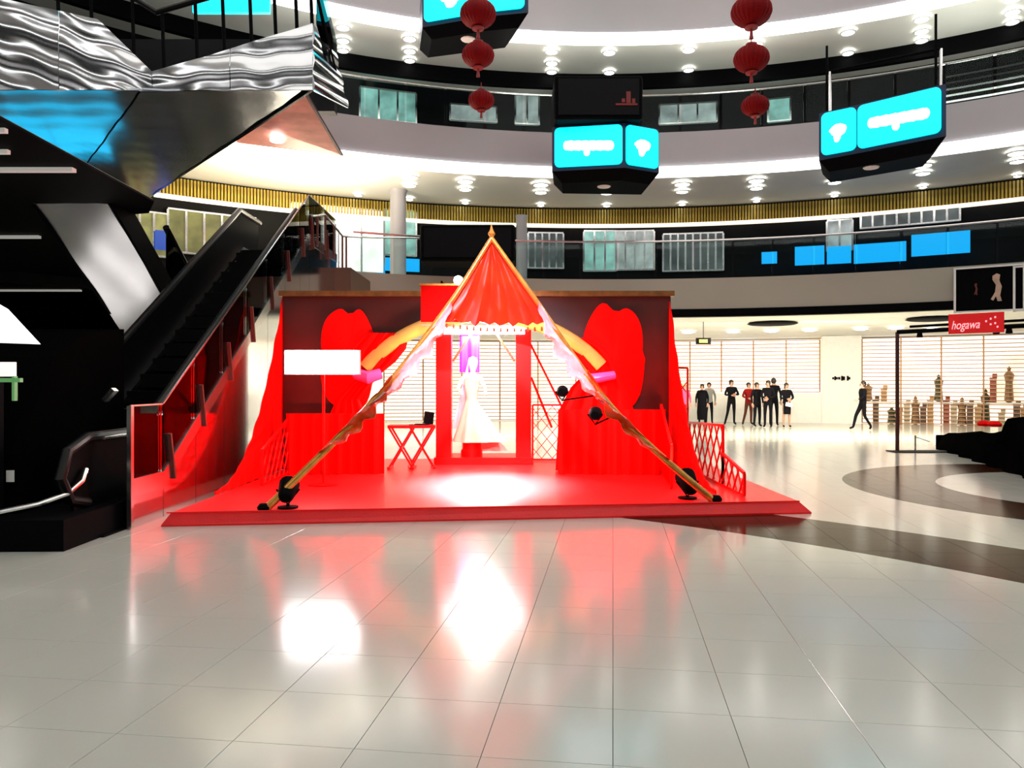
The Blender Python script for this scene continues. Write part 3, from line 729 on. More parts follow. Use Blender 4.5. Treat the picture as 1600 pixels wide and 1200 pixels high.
lamp('red_spot', 'SPOT', (-2.62, 9.3, .5), 700, (1, .02, .01), (-2.85, 13, 1.7), .1, 40, .9)
lamp('red_spot', 'SPOT', (2.2, 10.0, .5), 700, (1, .02, .01), (1.8, 13, 1.7), .1, 40, .9)
lamp('red_spot', 'SPOT', (-.2, 9.4, .4), 500, (1, .06, .02), (-.3, 9.6, 3.4), .1, 70, .8)
lamp('red_wash', 'SPOT', (-1.0, 10.0, 3.0), 500, (1, .03, .02), (-3.4, 11.5, .2), .2, 90, .8)
lamp('red_wash', 'SPOT', (.4, 10.2, 3.0), 500, (1, .03, .02), (2.6, 11.3, .2), .2, 90, .8)
lamp('gate_fill', 'POINT', (-.5, 12.0, 2.0), 190, (1, .75, .6), size=.15)  # added light without a fixture, lifts the gate ring and curtains
lamp('swag_fill', 'SPOT', (-.2, 2.0, 5.2), 5200, (1, .62, .70), (-.15, 9.15, 2.35), .15, 24, .5)  # unseen spot added for highlights on the pink swags
lamp('stage_spot', 'SPOT', (-.45, 13.2, 2.6), 6500, (1, .9, .95), (-.38, 11.55, .15), .12, 52, 1.0)

# white light box on stand
lb = thing('light_box', 'glowing white rectangular light box on a slim stand', 'lamp', P(502, 735, 11.0))
Yl = 10.9
a, b = P(446, 549, Yl), P(559, 583, Yl); cx, cz = (a.x+b.x)/2, (a.z+b.z)/2
part('housing', MB().box((cx, Yl+.06, cz), (b.x-a.x+.04, .1, a.z-b.z+.04)), M_grey, lb)
part('glowing_panel', MB().box((cx, Yl, cz), (b.x-a.x, .03, a.z-b.z)), M_led, lb)
part('stand', MB().tube([(cx, Yl+.12, .17), (cx, Yl+.12, cz)], .02, 8), M_redgloss, lb)
part('stand_base', MB().lathe([(.22, 0), (.22, .015), (.03, .03), (0, .03)], (cx, Yl+.12, .153), 16), M_redgloss, lb)

# ------------------------------------------------------------------ bridal booth
bt = thing('display_booth', 'red framed square booth with glowing white top around the bridal mannequin', 'booth', (P(755, 0, 14).x, 14.1, .15))
Yf, Yk = 13.85, 15.0-.35
zt_b = P(0, 511, Yf).z
XL, XR = P(681, 0, Yf).x, P(830, 0, Yf).x
pw = 24/F*Yf
for X in (XL+pw/2, XR-pw/2):
    for Y in (Yf+pw/2, Yk):
        part('post', MB().box((X, Y, (.27+zt_b-.05)/2), (pw if Y < 14.2 else .1, pw if Y < 14.2 else .1, zt_b-.05-.27)), M_redgloss, bt)
part('base', MB().prism([(XL-.03, Yf-.05, .155), (XR+.03, Yf-.05, .155), (XR+.03, Yk+.1, .155), (XL-.03, Yk+.1, .155)], (0, 0, .12)), M_redgloss, bt)
part('top_frame', MB().box(((XL+XR)/2, (Yf+Yk)/2, zt_b+.0), (XR-XL-.1, Yk-Yf, .05)), M_wgloss, bt)
for z in (zt_b-.035, zt_b-.105):
    part('light_tube', MB().tube([(XL+.12, Yf-.03, z), (XR-.12, Yf-.03, z)], .03, 10), M_led2, bt, True)
for s, X in ((1, XL+pw), (-1, XR-pw)):
    part('corner_brace', MB().bar((X+.02*s, Yf+.1, zt_b-.62), (X+.36*s, Yf+.1, zt_b-.1), .05, .04), mat('wood_red', (.45, .08, .03), .5), bt)
for X0, X1, y0, y1 in ((800, 880, 530, 640), (805, 862, 590, 668)):
    part('side_stay', MB().bar(P(X0+25, y0, 14.2), P(X1, y1, 14.4), .04, .03), M_redgloss, bt)
bn = pleat((P(718, 0, 14.4).x, 14.45, 0), (P(749, 0, 14.4).x, 14.45, 0), P(0, 523, 14.4).z, P(0, 582, 14.4).z, 16, .02, 2, 3, .01)
part('magenta_beam', bn, mat('magenta_beam_tint', (.85, .005, .6), .4, var=.05), bt, True)  # magenta light beam of the LED, built as a pleated sheet
lamp('booth_magenta', 'SPOT', (P(735, 0, 14).x, 13.95, zt_b-.15), 60, (1, .1, 1), P(733, 560, 14.45), .05, 80, .6)
lamp('booth_light', 'AREA', ((XL+XR)/2, 14.1, zt_b-.12), 130, (1, .95, .97), ((XL+XR)/2, 14.1, 0), .9)

# mannequin: plinth, body, gown
mq = thing('bridal_mannequin', 'white mannequin in a flared ivory wedding gown inside the red booth', 'mannequin', (P(738, 0, 14.15).x, 14.15, .275))
mx = P(737, 0, 14.15).x
zm = lambda y: P(0, y, 14.15).z
M_mann = mat('mannequin_white', (.9, .88, .86), .3, var=.02)
M_gown = mat('ivory_gown', (.9, .80, .66), .5, var=.05, scale=6)
part('plinth', MB().lathe([(.20, 0), (.20, .1), (.17, .14), (.17, zm(688)-.275), (0, zm(688)-.275)], (mx, 14.15, .275), 20), M_redgloss, mq, True)
n = 40; vs = []; prof = [(zm(690), .33), (zm(680), .30), (zm(665), .24), (zm(645), .17), (zm(630), .125), (zm(622), .105), (zm(612), .12), (zm(600), .145), (zm(592), .15)]
mb = MB()
for i, (z, r) in enumerate(prof):
    for k in range(n):
        a = 2*pi*k/n; fl_ = 1+(.10*sin(9*a) if i < 4 else .02*sin(9*a))*(1-i/9)
        vs.append((mx+r*fl_*cos(a)+(.30*max(0, cos(a))*(1-i/4) if i < 4 else 0), 14.15+r*fl_*sin(a)*.8, z))
mb.add(vs, [(i*n+k, i*n+(k+1) % n, (i+1)*n+(k+1) % n, (i+1)*n+k) for i in range(len(prof)-1) for k in range(n)]+[tuple(range(n))[::-1], tuple((len(prof)-1)*n+k for k in range(n))])
part('gown', mb, M_gown, mq, True)
# train of the gown sweeping to the side
grid = []
for i in range(10):
    f = i/9; z = zm(618)+(zm(706)-zm(618))*f
    grid.append([Vector((mx+.06+.62*(f**1.6)*(k/8), 14.28+.04*sin(k*1.5+f*3), z+.0)) for k in range(9)])
part('train', MB().sheet(grid, (0, .012, 0)), M_gown, mq, True)
hm = MB().lathe([(.02, zm(597)), (.13, zm(596)), (.15, zm(590)), (.06, zm(585)), (.045, zm(580)), (.06, zm(577)), (.085, zm(570)), (.09, zm(564)), (.07, zm(559)), (0, zm(557))], (mx+.02, 14.15, 0), 18)
part('body', hm, M_mann, mq, True)
for s, pts in ((-1, [(-.15, 0, zm(590)), (-.25, -.05, zm(606)), (-.17, -.13, zm(617))]), (1, [(.15, 0, zm(590)), (.24, -.04, zm(605)), (.27, -.1, zm(618))])):
    part('arm', MB().tube([(mx+x, 14.15+y, z) for x, y, z in pts], [.045, .035, .022], 8), M_mann, mq, True)
# veil
grid = []
for i in range(8):
    f = i/7; z = zm(562)+(zm(670)-zm(562))*f
    grid.append([Vector((mx-.05-.30*f*(k/6)-.02, 14.3+.03*sin(k*2), z)) for k in range(7)])
part('veil', MB().sheet(grid, (0, .006, 0)), mat('veil_tulle', (.9, .75, .85), .6, var=.05), mq, True)

# red X-leg stools
def xstool(px, py, Y, label, rz=0):
    b = P(px, py, Y); b.z = .152; t = thing('folding_stool', label, 'stool', b, rz)
    def q(n_, m_, mb): mb.build(n_, m_, t)
    q('seat', M_redgloss, MB().box((0, 0, .72), (.44, .36, .05)))
    for y in (-.15, .15):
        q('leg', M_redgloss, MB().bar((-.2, y, .02), (.2, y, .70), .04, .03)); q('leg', M_redgloss, MB().bar((.2, y*.9, .02), (-.2, y*.9, .70), .04, .03))
    for x in (-.2, .2): q('foot_bar', M_redgloss, MB().box((x, 0, .02), (.05, .40, .04)))
    q('stretcher', M_redgloss, MB().box((0, 0, .36), (.03, .30, .03)))
xstool(628, 712, 13.2, 'red folding stool with crossed legs, nearer the light box of the two')
xstool(659, 712, 13.25, 'red folding stool with crossed legs beside the left booth post', .2)
lp = thing('folded_clipboard', 'small black open folder lying on the red stool beside the booth post', 'folder', (P(660, 0, 13.25).x, 13.25, .90))
part('base_leaf', MB().box(P(660, 0, 13.25)*1-Vector((0, 0, P(660, 0, 13.25).z-.905)), (.26, .2, .012)), M_black, lp)
part('raised_leaf', MB().bar(Vector((P(669, 0, 13.25).x, 13.25, .91)), Vector((P(671, 0, 13.25).x, 13.27, 1.12)), .012, .2), M_black, lp)
# red box lantern left of the tent peak
bl = thing('red_box_lantern', 'large square red cloth lantern hanging behind the left tent pole', 'lantern', P(688, 505, 11.8))
part('cloth_cube', (lambda mb: mb.box(P(690, 478, 11.8), (.58, .5, .56)))(MB()), M_red, bl)
part('rim', MB().box(P(690, 507, 11.8), (.62, .54, .03)), M_goldlac, bl); part('rim', MB().box(P(690, 448, 11.8), (.62, .54, .03)), M_goldlac, bl)
part('hanging_bracket', MB().tube([P(690, 447, 11.8), P(690, 440, 11.8), Vector((P(690, 440, 11.8).x, 13.0, P(690, 455, 13.0).z))], .015, 6), M_black, bl)
tag(MB().lathe([(0, -.06), (.045, -.04), (.06, 0), (.045, .04), (0, .06)], n=14).build('round_bulb', M_down, None, True, P(716, 438, 9.35)), 'small round glowing bulb beside the left tent pole', 'bulb')

# ------------------------------------------------------------------ long escalator going up at the left
XE = -4.2
es = thing('escalator', 'long escalator rising away behind the left edge of the stage', 'escalator', (XE-.8, 12, 0))
def zline(Y, base):      # flat start, then 32 degree incline, then flat
    y0, y1 = 9.25, 15.9
    return base+(0 if Y < y0 else (min(Y, y1)-y0)*.625)
YS = [8.45, 9.25, 10.2, 11.2, 12.2, 13.2, 14.2, 15.2, 15.9, 17.2, 18.4]
# outer guard glass, panel by panel, with steel clamps
for i in range(len(YS)-1):
    ya, yb = YS[i]+.01, YS[i+1]-.01
    za, zb_ = zline(ya, .30), zline(yb, .30)
    pn = part('glass_panel', MB().prism([(XE, ya, za+.25), (XE, yb, zb_+.25), (XE, yb, zb_+1.06), (XE, ya, za+1.06)], (-.014, 0, 0)), M_glass, es)
    sub('edge_trim', MB().bar((XE-.007, ya, za+1.06), (XE-.007, yb, zb_+1.06), .018, .018), M_chrome, pn, es)
    if i: part('glass_clamp', MB().bar((XE+.02, YS[i]+.25, zline(YS[i]+.25, .30)-.02), (XE+.02, YS[i]+.12, zline(YS[i]+.12, .30)+.62), .05, .035), mat('clamp_maroon', (.10, .02, .015), .4), es)
part('end_post', MB().box((XE, 8.45, .69), (.05, .06, 1.34)), M_chrome, es)
# stringer + polished side cladding down to the floor, truss soffit
part('stringer', MB().prism([(XE+.01, y, zline(y, .30)+.05) for y in (8.5, 9.25, 15.9, 18.4)]+[(XE+.01, y, zline(y, .30)+.25) for y in (18.4, 15.9, 9.25, 8.5)], (-.06, 0, 0)), M_chrome, es)
cl = MB()
for i in range(len(YS)-1):
    ya, yb = YS[i]+.006, YS[i+1]-.006
    part('side_cladding', MB().prism([(XE, ya, max(.0, zline(ya, .3)-1.1 if ya > 13.0 else 0)), (XE, yb, max(.0, zline(yb, .3)-1.1 if yb > 13.0 else 0)), (XE, yb, zline(yb, .30)+.06), (XE, ya, zline(ya, .30)+.06)], (-.03, 0, 0)), M_steel, es)
part('truss_core', MB().prism([(XE-.05, 8.0, 0), (XE-.05, 13, 0), (XE-.05, 15.9, zline(15.9, .3)-1.1), (XE-.05, 18.4, zline(18.4, .3)-1.0), (XE-.05, 18.4, zline(18.4, .3)-.25), (XE-.05, 15.9, zline(15.9, .3)-.25), (XE-.05, 9.25, .02), (XE-.05, 8.0, .02)], (-1.5, 0, 0)), M_black, es)
for X in (XE-.28, XE-1.45):
    pts = [(X, 8.1, .35), (X, 7.78, .42), (X, 7.62, .66), (X, 7.74, .92), (X, 8.1, 1.04)]+[(X, y, zline(y, 1.04)) for y in (9.2, 9.7, 11, 13, 15.5, 15.9, 16.6, 17.2)]
    part('handrail', MB().tube(pts, .055, 10), M_rubber, es, True)
    part('balustrade_panel', MB().prism([(X, 7.9, .2), (X, 9.25, .2), (X, 15.9, zline(15.9, .2)), (X, 17.1, zline(17.1, .2)), (X, 17.1, zline(17.1, 1.0)), (X, 15.9, zline(15.9, 1.0)), (X, 9.25, 1.0), (X, 7.9, 1.0), (X, 7.7, .7)], (-.03, 0, 0)), M_black, es)
    part('deck_strip', MB().prism([(X+.09, y, zline(y, .20)) for y in (7.9, 9.25, 15.9, 17.1)]+[(X+.09, y, zline(y, .28)) for y in (17.1, 15.9, 9.25, 7.9)], (-.18, 0, 0)), M_chrome, es)
k = 0; y = 8.3
while y < 16.9:
    part('step', MB().box((XE-.865, y+.19, zline(y+.2, .12)-.0), (1.0, .39, .2)), mat('dark_step', (.004, .004, .004), .5, spec=.1), es); y += .4
part('chrome_rail_line', MB().tube([(XE-.16, 8.2, 1.02)]+[(XE-.16, y, zline(y, 1.02)+.02) for y in (9.25, 12, 15.9)], .018, 8), M_chrome, es, True)
# black base block at the foot, with curved chrome line
bb = es
part('plinth', MB().prism([(-4.28, 7.33, 0), (-4.30, 8.5, 0), (-7.8, 8.5, 0), (-7.8, 7.2, 0)], (0, 0, .30)), M_black, bb)
part('side_panel', MB().prism([(-4.95, 7.7, .3), (-4.95, 9.8, .3), (-4.95, 9.8, 2.3), (-4.95, 8.9, 2.2), (-4.95, 8.3, 1.9), (-4.95, 7.7, .9)], (-3.6, 0, 0)), M_blackwall, bb)
part('chrome_line', MB().tube([P(-60, 812, 7.3), P(0, 800, 7.35), P(60, 788, 7.5), P(105, 772, 7.7), P(128, 752, 7.9), P(134, 733, 8.0)], .028, 10), M_chrome, bb, True)
part('white_sticker', MB().box(P(16, 744, 7.66), (.075, .012, .115)), M_wgloss, bb)
part('glossy_cap', MB().box(P(172, 617, 8.9)-Vector((0, 0, 0)), (.17, .1, .05), rot=Matrix.Rotation(R_(-48), 3, 'Y')), M_chrome, bb)

# second escalator coming down away from the camera: mirror underside
e2 = thing('steel_escalator', 'escalator with pale polished underside descending behind the long one', 'escalator', (-7.0, 15.5, 0))
XA, XB = -7.6, -6.42
zu = lambda Y: 4.46-(Y-12.2)*.66
def wavy(gen, nu, nv, th):
    return MB().sheet([[gen(i/nu, j/nv) for j in range(nv+1)] for i in range(nu+1)], th)
part('steel_soffit', wavy(lambda u, v: Vector((XA+(XB-XA)*v, 12.2+5.6*u, zu(12.2+5.6*u)+.016*sin(u*23+v*4)+.014*sin(u*9-v*6))), 60, 10, (0, 0, .03)), mat('brushed_soffit_steel', (.82, .83, .84), .34, metal=1, var=.05, scale=1.5), e2, True)
for X in (XA-.02, XB+.02):
    part('side_cheek', MB().prism([(X, 12.2, 4.44), (X, 18.9, .05), (X, 18.9, .5), (X, 12.95, 4.46), (X, 12.2, 4.46)], (.05, 0, 0)), M_black, e2)
    part('balustrade', MB().prism([(X, 14.2, 3.66), (X, 18.9, .5), (X, 18.9, 1.3), (X, 14.2, 4.45)], (.03, 0, 0)), M_dglass, e2)
    part('handrail', MB().tube([(X, 14.2, 4.5), (X, 18.9, 1.36), (X, 19.4, 1.3), (X, 19.6, 1.0)], .06, 8), M_rubber, e2, True)
for k in range(14):
    Y = 13.4+k*.4
    part('step', MB().box(((XA+XB)/2, Y, zu(Y)+.5), (1.05, .4, .2)), mat('step_metal', (.03, .03, .03), .4, metal=.6), e2)
# dark landing slab with dim linear lights
ld = struct(MB().prism([(-24, 7, 4.47), (-5.5, 7, 4.47), (-5.64, 12.1, 4.47), (-6.1, 12.9, 4.47), (-7.6, 13.4, 4.47), (-8.9, 16, 4.47), (-10.7, 20, 4.47), (-12.8, 25, 4.47), (-24, 25, 4.47)], (0, 0, .03)).build('ceiling_landing', M_black))
for (px0, px1, py, wd) in ((-300, 116, 268, .10), (-300, 62, 372, .10), (-300, 126, 455, .14), (-300, 10, 207, .06), (-300, 14, 240, .06)):
    Y = (4.42-1.6)*F/(600-py)
    a, b = P(px0, py, Y), P(px1, py, Y)
    o = MB().box(((a.x+b.x)/2, Y, 4.44), (b.x-a.x, wd, .05)).build('linear_light', M_dim)
    center(tag(o, 'long dim linear light on the black ceiling, %s' % {268: 'third bar from the top', 372: 'fourth bar from the top', 455: 'lowest and farthest bar', 207: 'topmost short bar', 240: 'second short bar from the top'}[py], 'ceiling light'))
struct(MB().prism([(-24, 24.8, 0), (-12.6, 24.8, 0), (-12.6, 25.1, 0), (-24, 25.1, 0)], (0, 0, 4.5)).build('wall_dark', M_blackwall))
struct(MB().prism([(-11.5, 22.5, 0), (-6.2, 24.5, 0), (-6.2, 24.7, 0), (-11.5, 22.7, 0)], (0, 0, 3.2)).build('wall_behind_escalator', M_blackwall))
# blue ad screens standing on the dark landing, mirrored in the steel above
for k, (x, y) in enumerate(((-10.95, 17.3), (-9.62, 17.3))):
    o = MB().box((x, y, 5.5), (1.28, .12, .95)).box((x, y+.02, 5.5), (1.32, .1, .99), mi=1).box((x, y+.1, 4.76), (.8, .4, .49), mi=1).build('advert_screen', [mat('advert_cyan', (0, .2, .3), .4, emit=(.02, .62, 1), es=1.6, var=0), M_black])
    center(tag(o, 'blue backlit advert screen on the dark landing, seen mirrored in the steel underside, %s' % ('outer one' if k == 0 else 'inner one'), 'screen'))
struct(MB().prism([(-24, 7.01, 4.505), (-5.52, 7.01, 4.505), (-5.66, 12.1, 4.505), (-6.12, 12.88, 4.505), (-7.62, 13.38, 4.505), (-8.92, 16, 4.505), (-10.72, 20, 4.505), (-12.82, 25, 4.505), (-24, 25, 4.505)], (0, 0, .012)).build('floor_dark_landing', mat('landing_floor', (.22, .22, .20), .5)))
# white lit wedge + small kiosk at the far left
wd = MB().prism([P(-90, 430, 7.5), P(-90, 532, 7.5), P(52, 537, 7.5), P(0, 481, 7.5)], (0, .12, 0)).build('lit_wedge_panel', mat('lit_wedge', (1, 1, 1), .5, emit=(.95, .97, .95), es=1.0, var=0))
center(tag(wd, 'bright white wedge shaped light panel at the far left edge', 'light panel'))
ks = thing('kiosk_screen', 'small lit kiosk panel with green frame below the white wedge', 'screen', P(10, 640, 7.5))
part('lit_face', MB().box(P(4, 577, 7.5), (.24, .05, .14)), mat('kiosk_white', (1, .8, .8), .5, emit=(.9, .8, .75), es=.9, var=0), ks)
part('green_frame', MB().box(P(0, 594, 7.5), (.42, .05, .04)).box(P(23, 607, 7.5), (.025, .05, .24)), mat('kiosk_green', (.08, .25, .08), .5, emit=(.1, .3, .1), es=.6, var=0), ks)
part('pillar', MB().box(P(-30, 690, 7.56)-Vector((0, 0, .0)), (.4, .08, 1.5)), M_black, ks)

# ------------------------------------------------------------------ big polished steel landing high at the left
ms = thing('steel_bridge', 'large polished steel clad escalator landing high at the upper left', 'escalator', (-6.3, 14.5, 6.4))
ZB = 6.4
Vv, Cr, Lf, Ln = P(231, 309, 4.8*F/291), P(475, 140, 4.8*F/460), P(-40, 172, 4.8*F/428), P(-260, 40, 12.5)
Fr = [(-11.0, 12.55, 8.7), (-8.6, 12.55, 7.95), (-6.75, 12.55, 7.55), (-5.9, 12.55, 6.72), (-5.0, 12.55, 6.95), (-3.25, 12.55, 7.49)]
pts = [Vector((Lf.x-3, 12.55, ZB)), Vector((Cr.x, 12.52, ZB)), Vector((Vv.x, Vv.y, ZB)), Vector((Lf.x, Lf.y, ZB))]
# underside as wavy sheet split into three panels
a0, a1, b1, b0 = Vector((-11.4, 12.55, ZB)), Vector((Cr.x, 12.55, ZB)), Vector((Vv.x+.0, Vv.y, ZB)), Vector((Lf.x-1.4, Lf.y-.5, ZB))
for q in range(3):
    u0, u1 = q/3+.003, (q+1)/3-.003
    def g(u, v, u0=u0, u1=u1):
        s = u0+(u1-u0)*u; near = a0.lerp(a1, s); far = b0.lerp(b1, min(1, s*1.0)) if s < .5 else b0.lerp(b1, s)
        p = near.lerp(far, v); p.z += .012*sin(p.x*7+p.y*2)+.008*sin(p.y*9); return p
    part('underside_panel', wavy(g, 14, 24, (0, 0, .03)), mat('satin_steel', (.66, .72, .80), .27, metal=1, var=.03, scale=1), ms, True)
def ftop(x):
    for (xa, _, za), (xb, _, zb_) in zip(Fr, Fr[1:]):
        if xa <= x <= xb: return za+(zb_-za)*(x-xa)/(xb-xa)
    return Fr[-1][2]
xsF = [-11.0, -9.2, -7.4, -5.9, -4.6, -3.25]
for xa, xb in zip(xsF, xsF[1:]):
    def g(u, v, xa=xa, xb=xb):
        x = xa+.006+(xb-xa-.012)*u; z = ZB+(ftop(x)-ZB)*v
        crease = .12*math.exp(-((x+5.9)/.35)**2)
        ph_ = z+(.36*(x+5.9) if x < -5.9 else -.05*(x+5.9)); jig = .45*sin(x*4.3)+.3*sin(x*9.1+z*2)
        return Vector((x, 12.55-.02+.0085*sin(ph_*13+jig)+.004*sin(ph_*6.3+1)+.0012*sin(ph_*34+jig)+.004*sin(x*3.1)+crease*(1-v*.3)*.6, z))
    part('front_cladding', wavy(g, 26, 44, (0, .03, 0)), M_steel, ms, True)
# right end cheek going back along the diagonal
def g(u, v):
    p = Vector((Cr.x+.1, 12.55, 0)).lerp(Vector((Vv.x, Vv.y, 0)), u); z = ZB+1.1*v*(1-.0*u)
    return Vector((p.x+.015*sin(z*11+u*5), p.y, z))
part('diagonal_cladding', wavy(g, 30, 10, (.03, .03, 0)), M_steel, ms, True)
part('core', MB().prism([(-11, 12.7, ZB+.06), (-3.5, 12.7, ZB+.06), (Vv.x+.1, Vv.y-.3, ZB+.06), (-10.8, 14, ZB+.06)], (0, 0, .2)), M_black, ms)
part('end_cladding', wavy(lambda u, v: Vector((-3.24+.02*sin(v*17)+.25*u*(1-v), 12.55+1.5*u, ZB+(7.49-ZB)*v+.25*u)), 10, 14, (-.03, 0, 0)), M_steel, ms, True)
# balusters and rail on top
for x in (-7.5, -6.95, -6.25, -5.75, -5.2, -4.75, -4.3, -3.9, -3.55, -3.3):
    part('baluster', MB().tube([(x, 12.7, ftop(x)-.05), (x-.06, 12.75, ftop(x)+1.05)], .03, 8), M_black, ms, True)
part('top_handrail', MB().tube([(-7.5, 12.75, ftop(-7.5)+1.05), (-5.9, 12.75, ftop(-5.9)+1.05), (-3.3, 12.75, ftop(-3.3)+1.05)], .05, 8), M_rubber, ms, True)
part('glass_panel', MB().prism([(-3.2, 12.6, 7.5), (-3.2, 14.0, 6.9), (-3.2, 14.0, 7.9), (-3.2, 12.6, 8.55)], (-.012, 0, 0)), M_glass, ms)
part('end_rail', MB().tube([(-3.2, 12.6, 8.0), (-3.15, 14.3, 6.9)], .02, 8), M_black, ms)
# tiered back side of upper escalator: dark body behind balusters
struct(MB().box((-7.0, 18.3, 8.9), (5.6, .3, 1.7)).build('wall_stair_core', M_darkshop))
o = MB().box(P(362, 2, 16.0), (1.6, .1, .5)).build('lit_panel', M_cyan)
center(tag(o, 'cyan screen cut by the top edge behind the steel landing balusters', 'screen'))
# triangular back of the landing, pink light put into its colour
pk = thing('pink_lit_panel', 'triangular panel with painted pink light under the steel landing point', 'panel', P(460, 225, 16.0))
part('panel_body', MB().prism([P(474, 140, 15.5), P(534, 242, 17.5), P(455, 232, 17.6), P(368, 222, 17.2), P(400, 195, 16.5)], (0, .25, .05)), M_pinklit, pk)
part('edge_trim', MB().bar(P(474, 140, 15.4), P(534, 242, 17.4), .05, .05), M_darkred, pk)
part('round_lamp', MB().lathe([(0, -.05), (.15, -.04), (.16, .0), (0, .02)], P(433, 218, 16.9), 12), M_down, pk)
# unseen fill lights added at the left landing zone
lamp('steel_fill', 'AREA', (-8.4, 14.2, .4), 11, (1, .93, .9), (-7.2, 13.6, 3.5), 1.6)  # added to brighten the steel escalator underside
lamp('landing_fill', 'AREA', (-5.4, 20.4, 5.4), 620, (1, .85, .62), (-5.6, 20.0, 8), 2.0)  # added strong warm fill for the soffit above the landing
# landing slab of the long escalator (end in shadow, its shade put into the dark brown)
struct(MB().prism([P(441, 418, 18.2), P(548, 418, 18.2), P(548, 462, 18.2), P(441, 462, 18.2)], (0, 2.5, 0)).build('floor_landing', mat('landing_shade_brown', (.10, .05, .03), .5)))
rl = thing('landing_rail', 'thin rail with glass where the long escalator reaches the balcony', 'railing', (-4.2, 18.3, 4.4))
part('handrail', MB().tube([P(472, 339, 16.0), P(508, 336, 16.6), P(535, 369, 18.3), P(575, 371, 19.5), P(655, 372, 20.6)], .025, 8), M_chrome, rl, True)
for px, y0, y1, Y in ((485, 336, 385, 16.2), (496, 336, 385, 16.4), (508, 336, 390, 16.6), (522, 352, 405, 17.5), (535, 369, 418, 18.3), (541, 369, 418, 18.5)):
    part('post', MB().tube([P(px, y0, Y), P(px, y1, Y)], .025, 6), mat('clamp_maroon', (.1, .02, .015), .4), rl)

# ------------------------------------------------------------------ right side: posters, truss arch, banner, covered pile
def poster(px0, px1, y0, y1, label, fig=True):
    pm = (px0+px1)/2; X, Y, a = ring_at(pm, RI-.12); z1, z0 = 1.6+(600-y0)/F*Y, 1.6+(600-y1)/F*Y
    wd_ = (px1-px0)/F*Y*1.12
    t = thing('framed_poster', label, 'poster', (X, Y, z0), a-pi/2)
    h = z1-z0
    MB().box((0, 0, h/2), (wd_, .05, h)).build('backing', M_black, t)
    for s in (-1, 1):
        MB().box((s*wd_/2, -.03, h/2), (.05, .08, h+.05)).build('frame_bar', M_wgloss, t); MB().box((0, -.03, h/2+s*h/2), (wd_, .08, .04)).build('frame_bar', M_wgloss, t)
    if fig:
        pts = [(-.08, .36), (.02, .42), (.10, .38), (.08, .22), (.14, .05), (.10, -.20), (.14, -.36), (.04, -.36), (.0, -.22), (-.06, -.34), (-.12, -.30), (-.02, -.1), (0, .1), (-.08, .25)]
        MB().prism([(.15+u*.9, -.03, h/2+v*h*.8) for u, v in pts], (0, -.008, 0)).build('printed_figure', mat('print_skin', (.55, .38, .28), .5, var=.2), t)
        MB().prism([(-.28+u*.3, -.03, h/2+v*h*.35) for u, v in pts], (0, -.006, 0)).build('printed_shade', mat('print_red', (.12, .02, .015), .5), t)
poster(1504, 1586, 417, 486, 'black framed poster with a pale figure hung on the lowest balcony edge')
poster(1600, 1690, 413, 483, 'black framed poster cut by the right edge of the view', False)
tr = thing('truss_arch', 'dark slim metal arch with small spotlights standing right of the walking man', 'arch', (P(1402, 0, 18.2).x, 18.2, 0))
pt = P(1402, 519, 18.2); pe = P(1600, 509, 16.4); pe2 = pt+(pe-pt)*3.3
part('post', MB().tube([(pt.x, pt.y, 0), pt], .045, 8), mat('arch_maroon', (.05, .01, .008), .4), tr, True)
part('post', MB().tube([(pe2.x, pe2.y, 0), pe2], .045, 8), mat('arch_maroon', (.05, .01, .008), .4), tr, True)
part('beam', MB().tube([pt, pe2], .05, 8), M_black, tr, True)
part('beam', MB().tube([pt+Vector((.3, 0, .13)), pe2+Vector((0, 0, .13))], .03, 8), M_black, tr, True)
for px in (1443, 1572, 1592):
    f = (px-1402)/198.0*.93; c = pt+(pe-pt)*f
    part('spot_head', MB().lathe([(.03, .02), (.05, -.03), (.07, -.14), (.055, -.15)], c, 10), M_black, tr, True)
part('floor_plate', MB().box((pt.x+.5, pt.y-.1, .012), (1.4, .5, .02)), M_black, tr)
sg = thing('banner_sign', 'red banner sign with white writing hung on the dark arch', 'sign', P(1525, 522, 16.9))
d = (pe-pt).normalized()
ba, bb_ = P(1482, 522, 17.3), P(1568, 519, 16.5)
M_ban = mat('banner_red', (.75, .01, .015), .4, emit=(.6, .0, .0), es=.25, var=.05)
bh = .44
bdir = (bb_-ba); bdir.z = 0; bdir.normalize(); bn = Vector((bdir.y, -bdir.x, 0))
part('banner_cloth', MB().prism([ba, bb_, bb_+Vector((0, 0, bh)), ba+Vector((0, 0, bh))], -bn*.05), M_ban, sg)
cu = bpy.data.curves.new('writing', 'FONT'); cu.body = 'hogawa'; cu.size = .34; cu.extrude = .004; cu.shear = .3
to = bpy.data.objects.new('writing', cu); C.objects.link(to)
dg = bpy.context.evaluated_depsgraph_get(); wm = bpy.data.meshes.new_from_object(to.evaluated_get(dg)); bpy.data.objects.remove(to)
Mw = Matrix.Translation(ba+bdir*.06+bn*.02+Vector((0, 0, .10))) @ Matrix((bdir, Vector((0, 0, 1)), bn)).transposed().to_4x4() @ Matrix.Diagonal((.55, .8, 1, 1))
wm.transform(Mw); wm.transform(Matrix.Translation(-Vector(sg.location)))
wm.materials.clear(); wm.materials.append(mat('banner_writing', (.9, .6, .65), .5, emit=(.9, .55, .6), es=.6, var=0))
wo = bpy.data.objects.new('writing', wm); C.objects.link(wo); wo.parent = sg
dm = MB()
for u, z in ((.70, .25), (.78, .3), (.78, .18), (.86, .33), (.86, .2), (.9, .12)): dm.box(ba+(bb_-ba)*u+bn*.02+Vector((0, 0, z)), (.03, .01, .04), atan2(bdir.y, bdir.x))
part('small_marks', dm, MATS['banner_writing'], sg)

